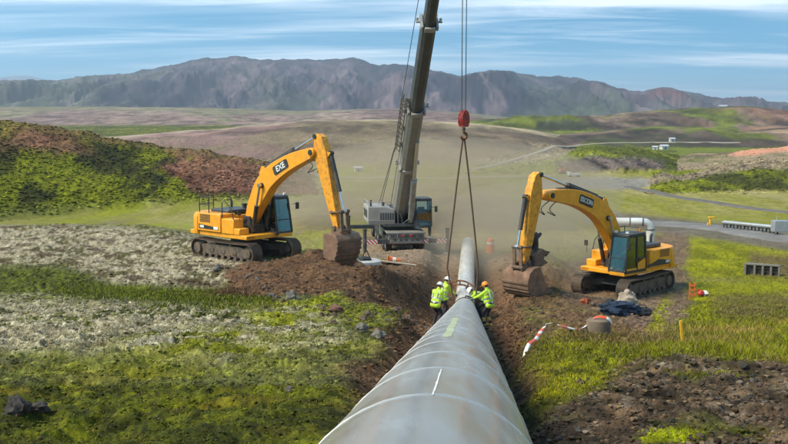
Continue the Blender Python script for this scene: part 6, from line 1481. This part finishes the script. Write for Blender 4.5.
tn = nd(nt, 'ShaderNodeMix', data_type='RGBA', blend_type='MULTIPLY'); tn.inputs[0].default_value = 1; tn.inputs[7].default_value = (.35, .82, .98, 1); L.new(sky.outputs[0], tn.inputs[6])
L.new(tn.outputs[2], sat.inputs['Color'])
# thin cloud streaks: a flat cloud deck seen at a low angle
sx = nd(nt, 'ShaderNodeSeparateXYZ'); L.new(tc.outputs['Generated'], sx.inputs[0])
za = nd(nt, 'ShaderNodeMath', operation='ADD'); za.inputs[1].default_value = .07; L.new(sx.outputs['Z'], za.inputs[0])
zc = nd(nt, 'ShaderNodeMath', operation='MAXIMUM'); zc.inputs[1].default_value = .03; L.new(za.outputs[0], zc.inputs[0])
dx = nd(nt, 'ShaderNodeMath', operation='DIVIDE'); L.new(sx.outputs['X'], dx.inputs[0]); L.new(zc.outputs[0], dx.inputs[1])
dy = nd(nt, 'ShaderNodeMath', operation='DIVIDE'); L.new(sx.outputs['Y'], dy.inputs[0]); L.new(zc.outputs[0], dy.inputs[1])
cx = nd(nt, 'ShaderNodeCombineXYZ'); L.new(dx.outputs[0], cx.inputs['X']); L.new(dy.outputs[0], cx.inputs['Y'])
def cloud(scale, loc, lo, hi, rot, det=6, dist=.6, rgh=.55):
    m_ = nd(nt, 'ShaderNodeMapping'); m_.inputs['Scale'].default_value = scale; m_.inputs['Location'].default_value = loc; m_.inputs['Rotation'].default_value = (0, 0, R(rot))
    L.new(cx.outputs[0], m_.inputs['Vector'])
    n = nd(nt, 'ShaderNodeTexNoise'); n.inputs['Scale'].default_value = 1; n.inputs['Detail'].default_value = det; n.inputs['Distortion'].default_value = dist; n.inputs['Roughness'].default_value = rgh
    L.new(m_.outputs[0], n.inputs['Vector'])
    r_ = nd(nt, 'ShaderNodeMapRange', interpolation_type='SMOOTHSTEP'); r_.inputs['From Min'].default_value = lo; r_.inputs['From Max'].default_value = hi
    L.new(n.outputs['Fac'], r_.inputs['Value']); return r_.outputs[0]
c1 = cloud((.16, .62, 1), CLOUD_L[0],   .47, .72, 6); c2 = cloud((.42, 1.5, 1), CLOUD_L[1], .47, .74, -9, 9, 1.4, .66)
mxx = nd(nt, 'ShaderNodeMath', operation='MULTIPLY'); mxx.inputs[1].default_value = .5; L.new(c2, mxx.inputs[0])
ad = nd(nt, 'ShaderNodeMath', operation='ADD', use_clamp=True); L.new(c1, ad.inputs[0]); L.new(mxx.outputs[0], ad.inputs[1])
mu = nd(nt, 'ShaderNodeMath', operation='MULTIPLY'); mu.inputs[1].default_value = .74; L.new(ad.outputs[0], mu.inputs[0])
cm = nd(nt, 'ShaderNodeMix', data_type='RGBA'); L.new(mu.outputs[0], cm.inputs[0]); L.new(sat.outputs[0], cm.inputs[6]); cm.inputs[7].default_value = CLOUD_C
L.new(cm.outputs[2], bg.inputs['Color'])

sc.view_settings.view_transform = 'Standard'; sc.view_settings.look = 'None'; sc.view_settings.gamma = 1; sc.view_settings.exposure = EXPO
sc.view_settings.use_curve_mapping = False
sc.cycles.max_bounces = 6; sc.cycles.volume_bounces = 0; sc.cycles.transparent_max_bounces = 12
sc.cycles.use_denoising = True
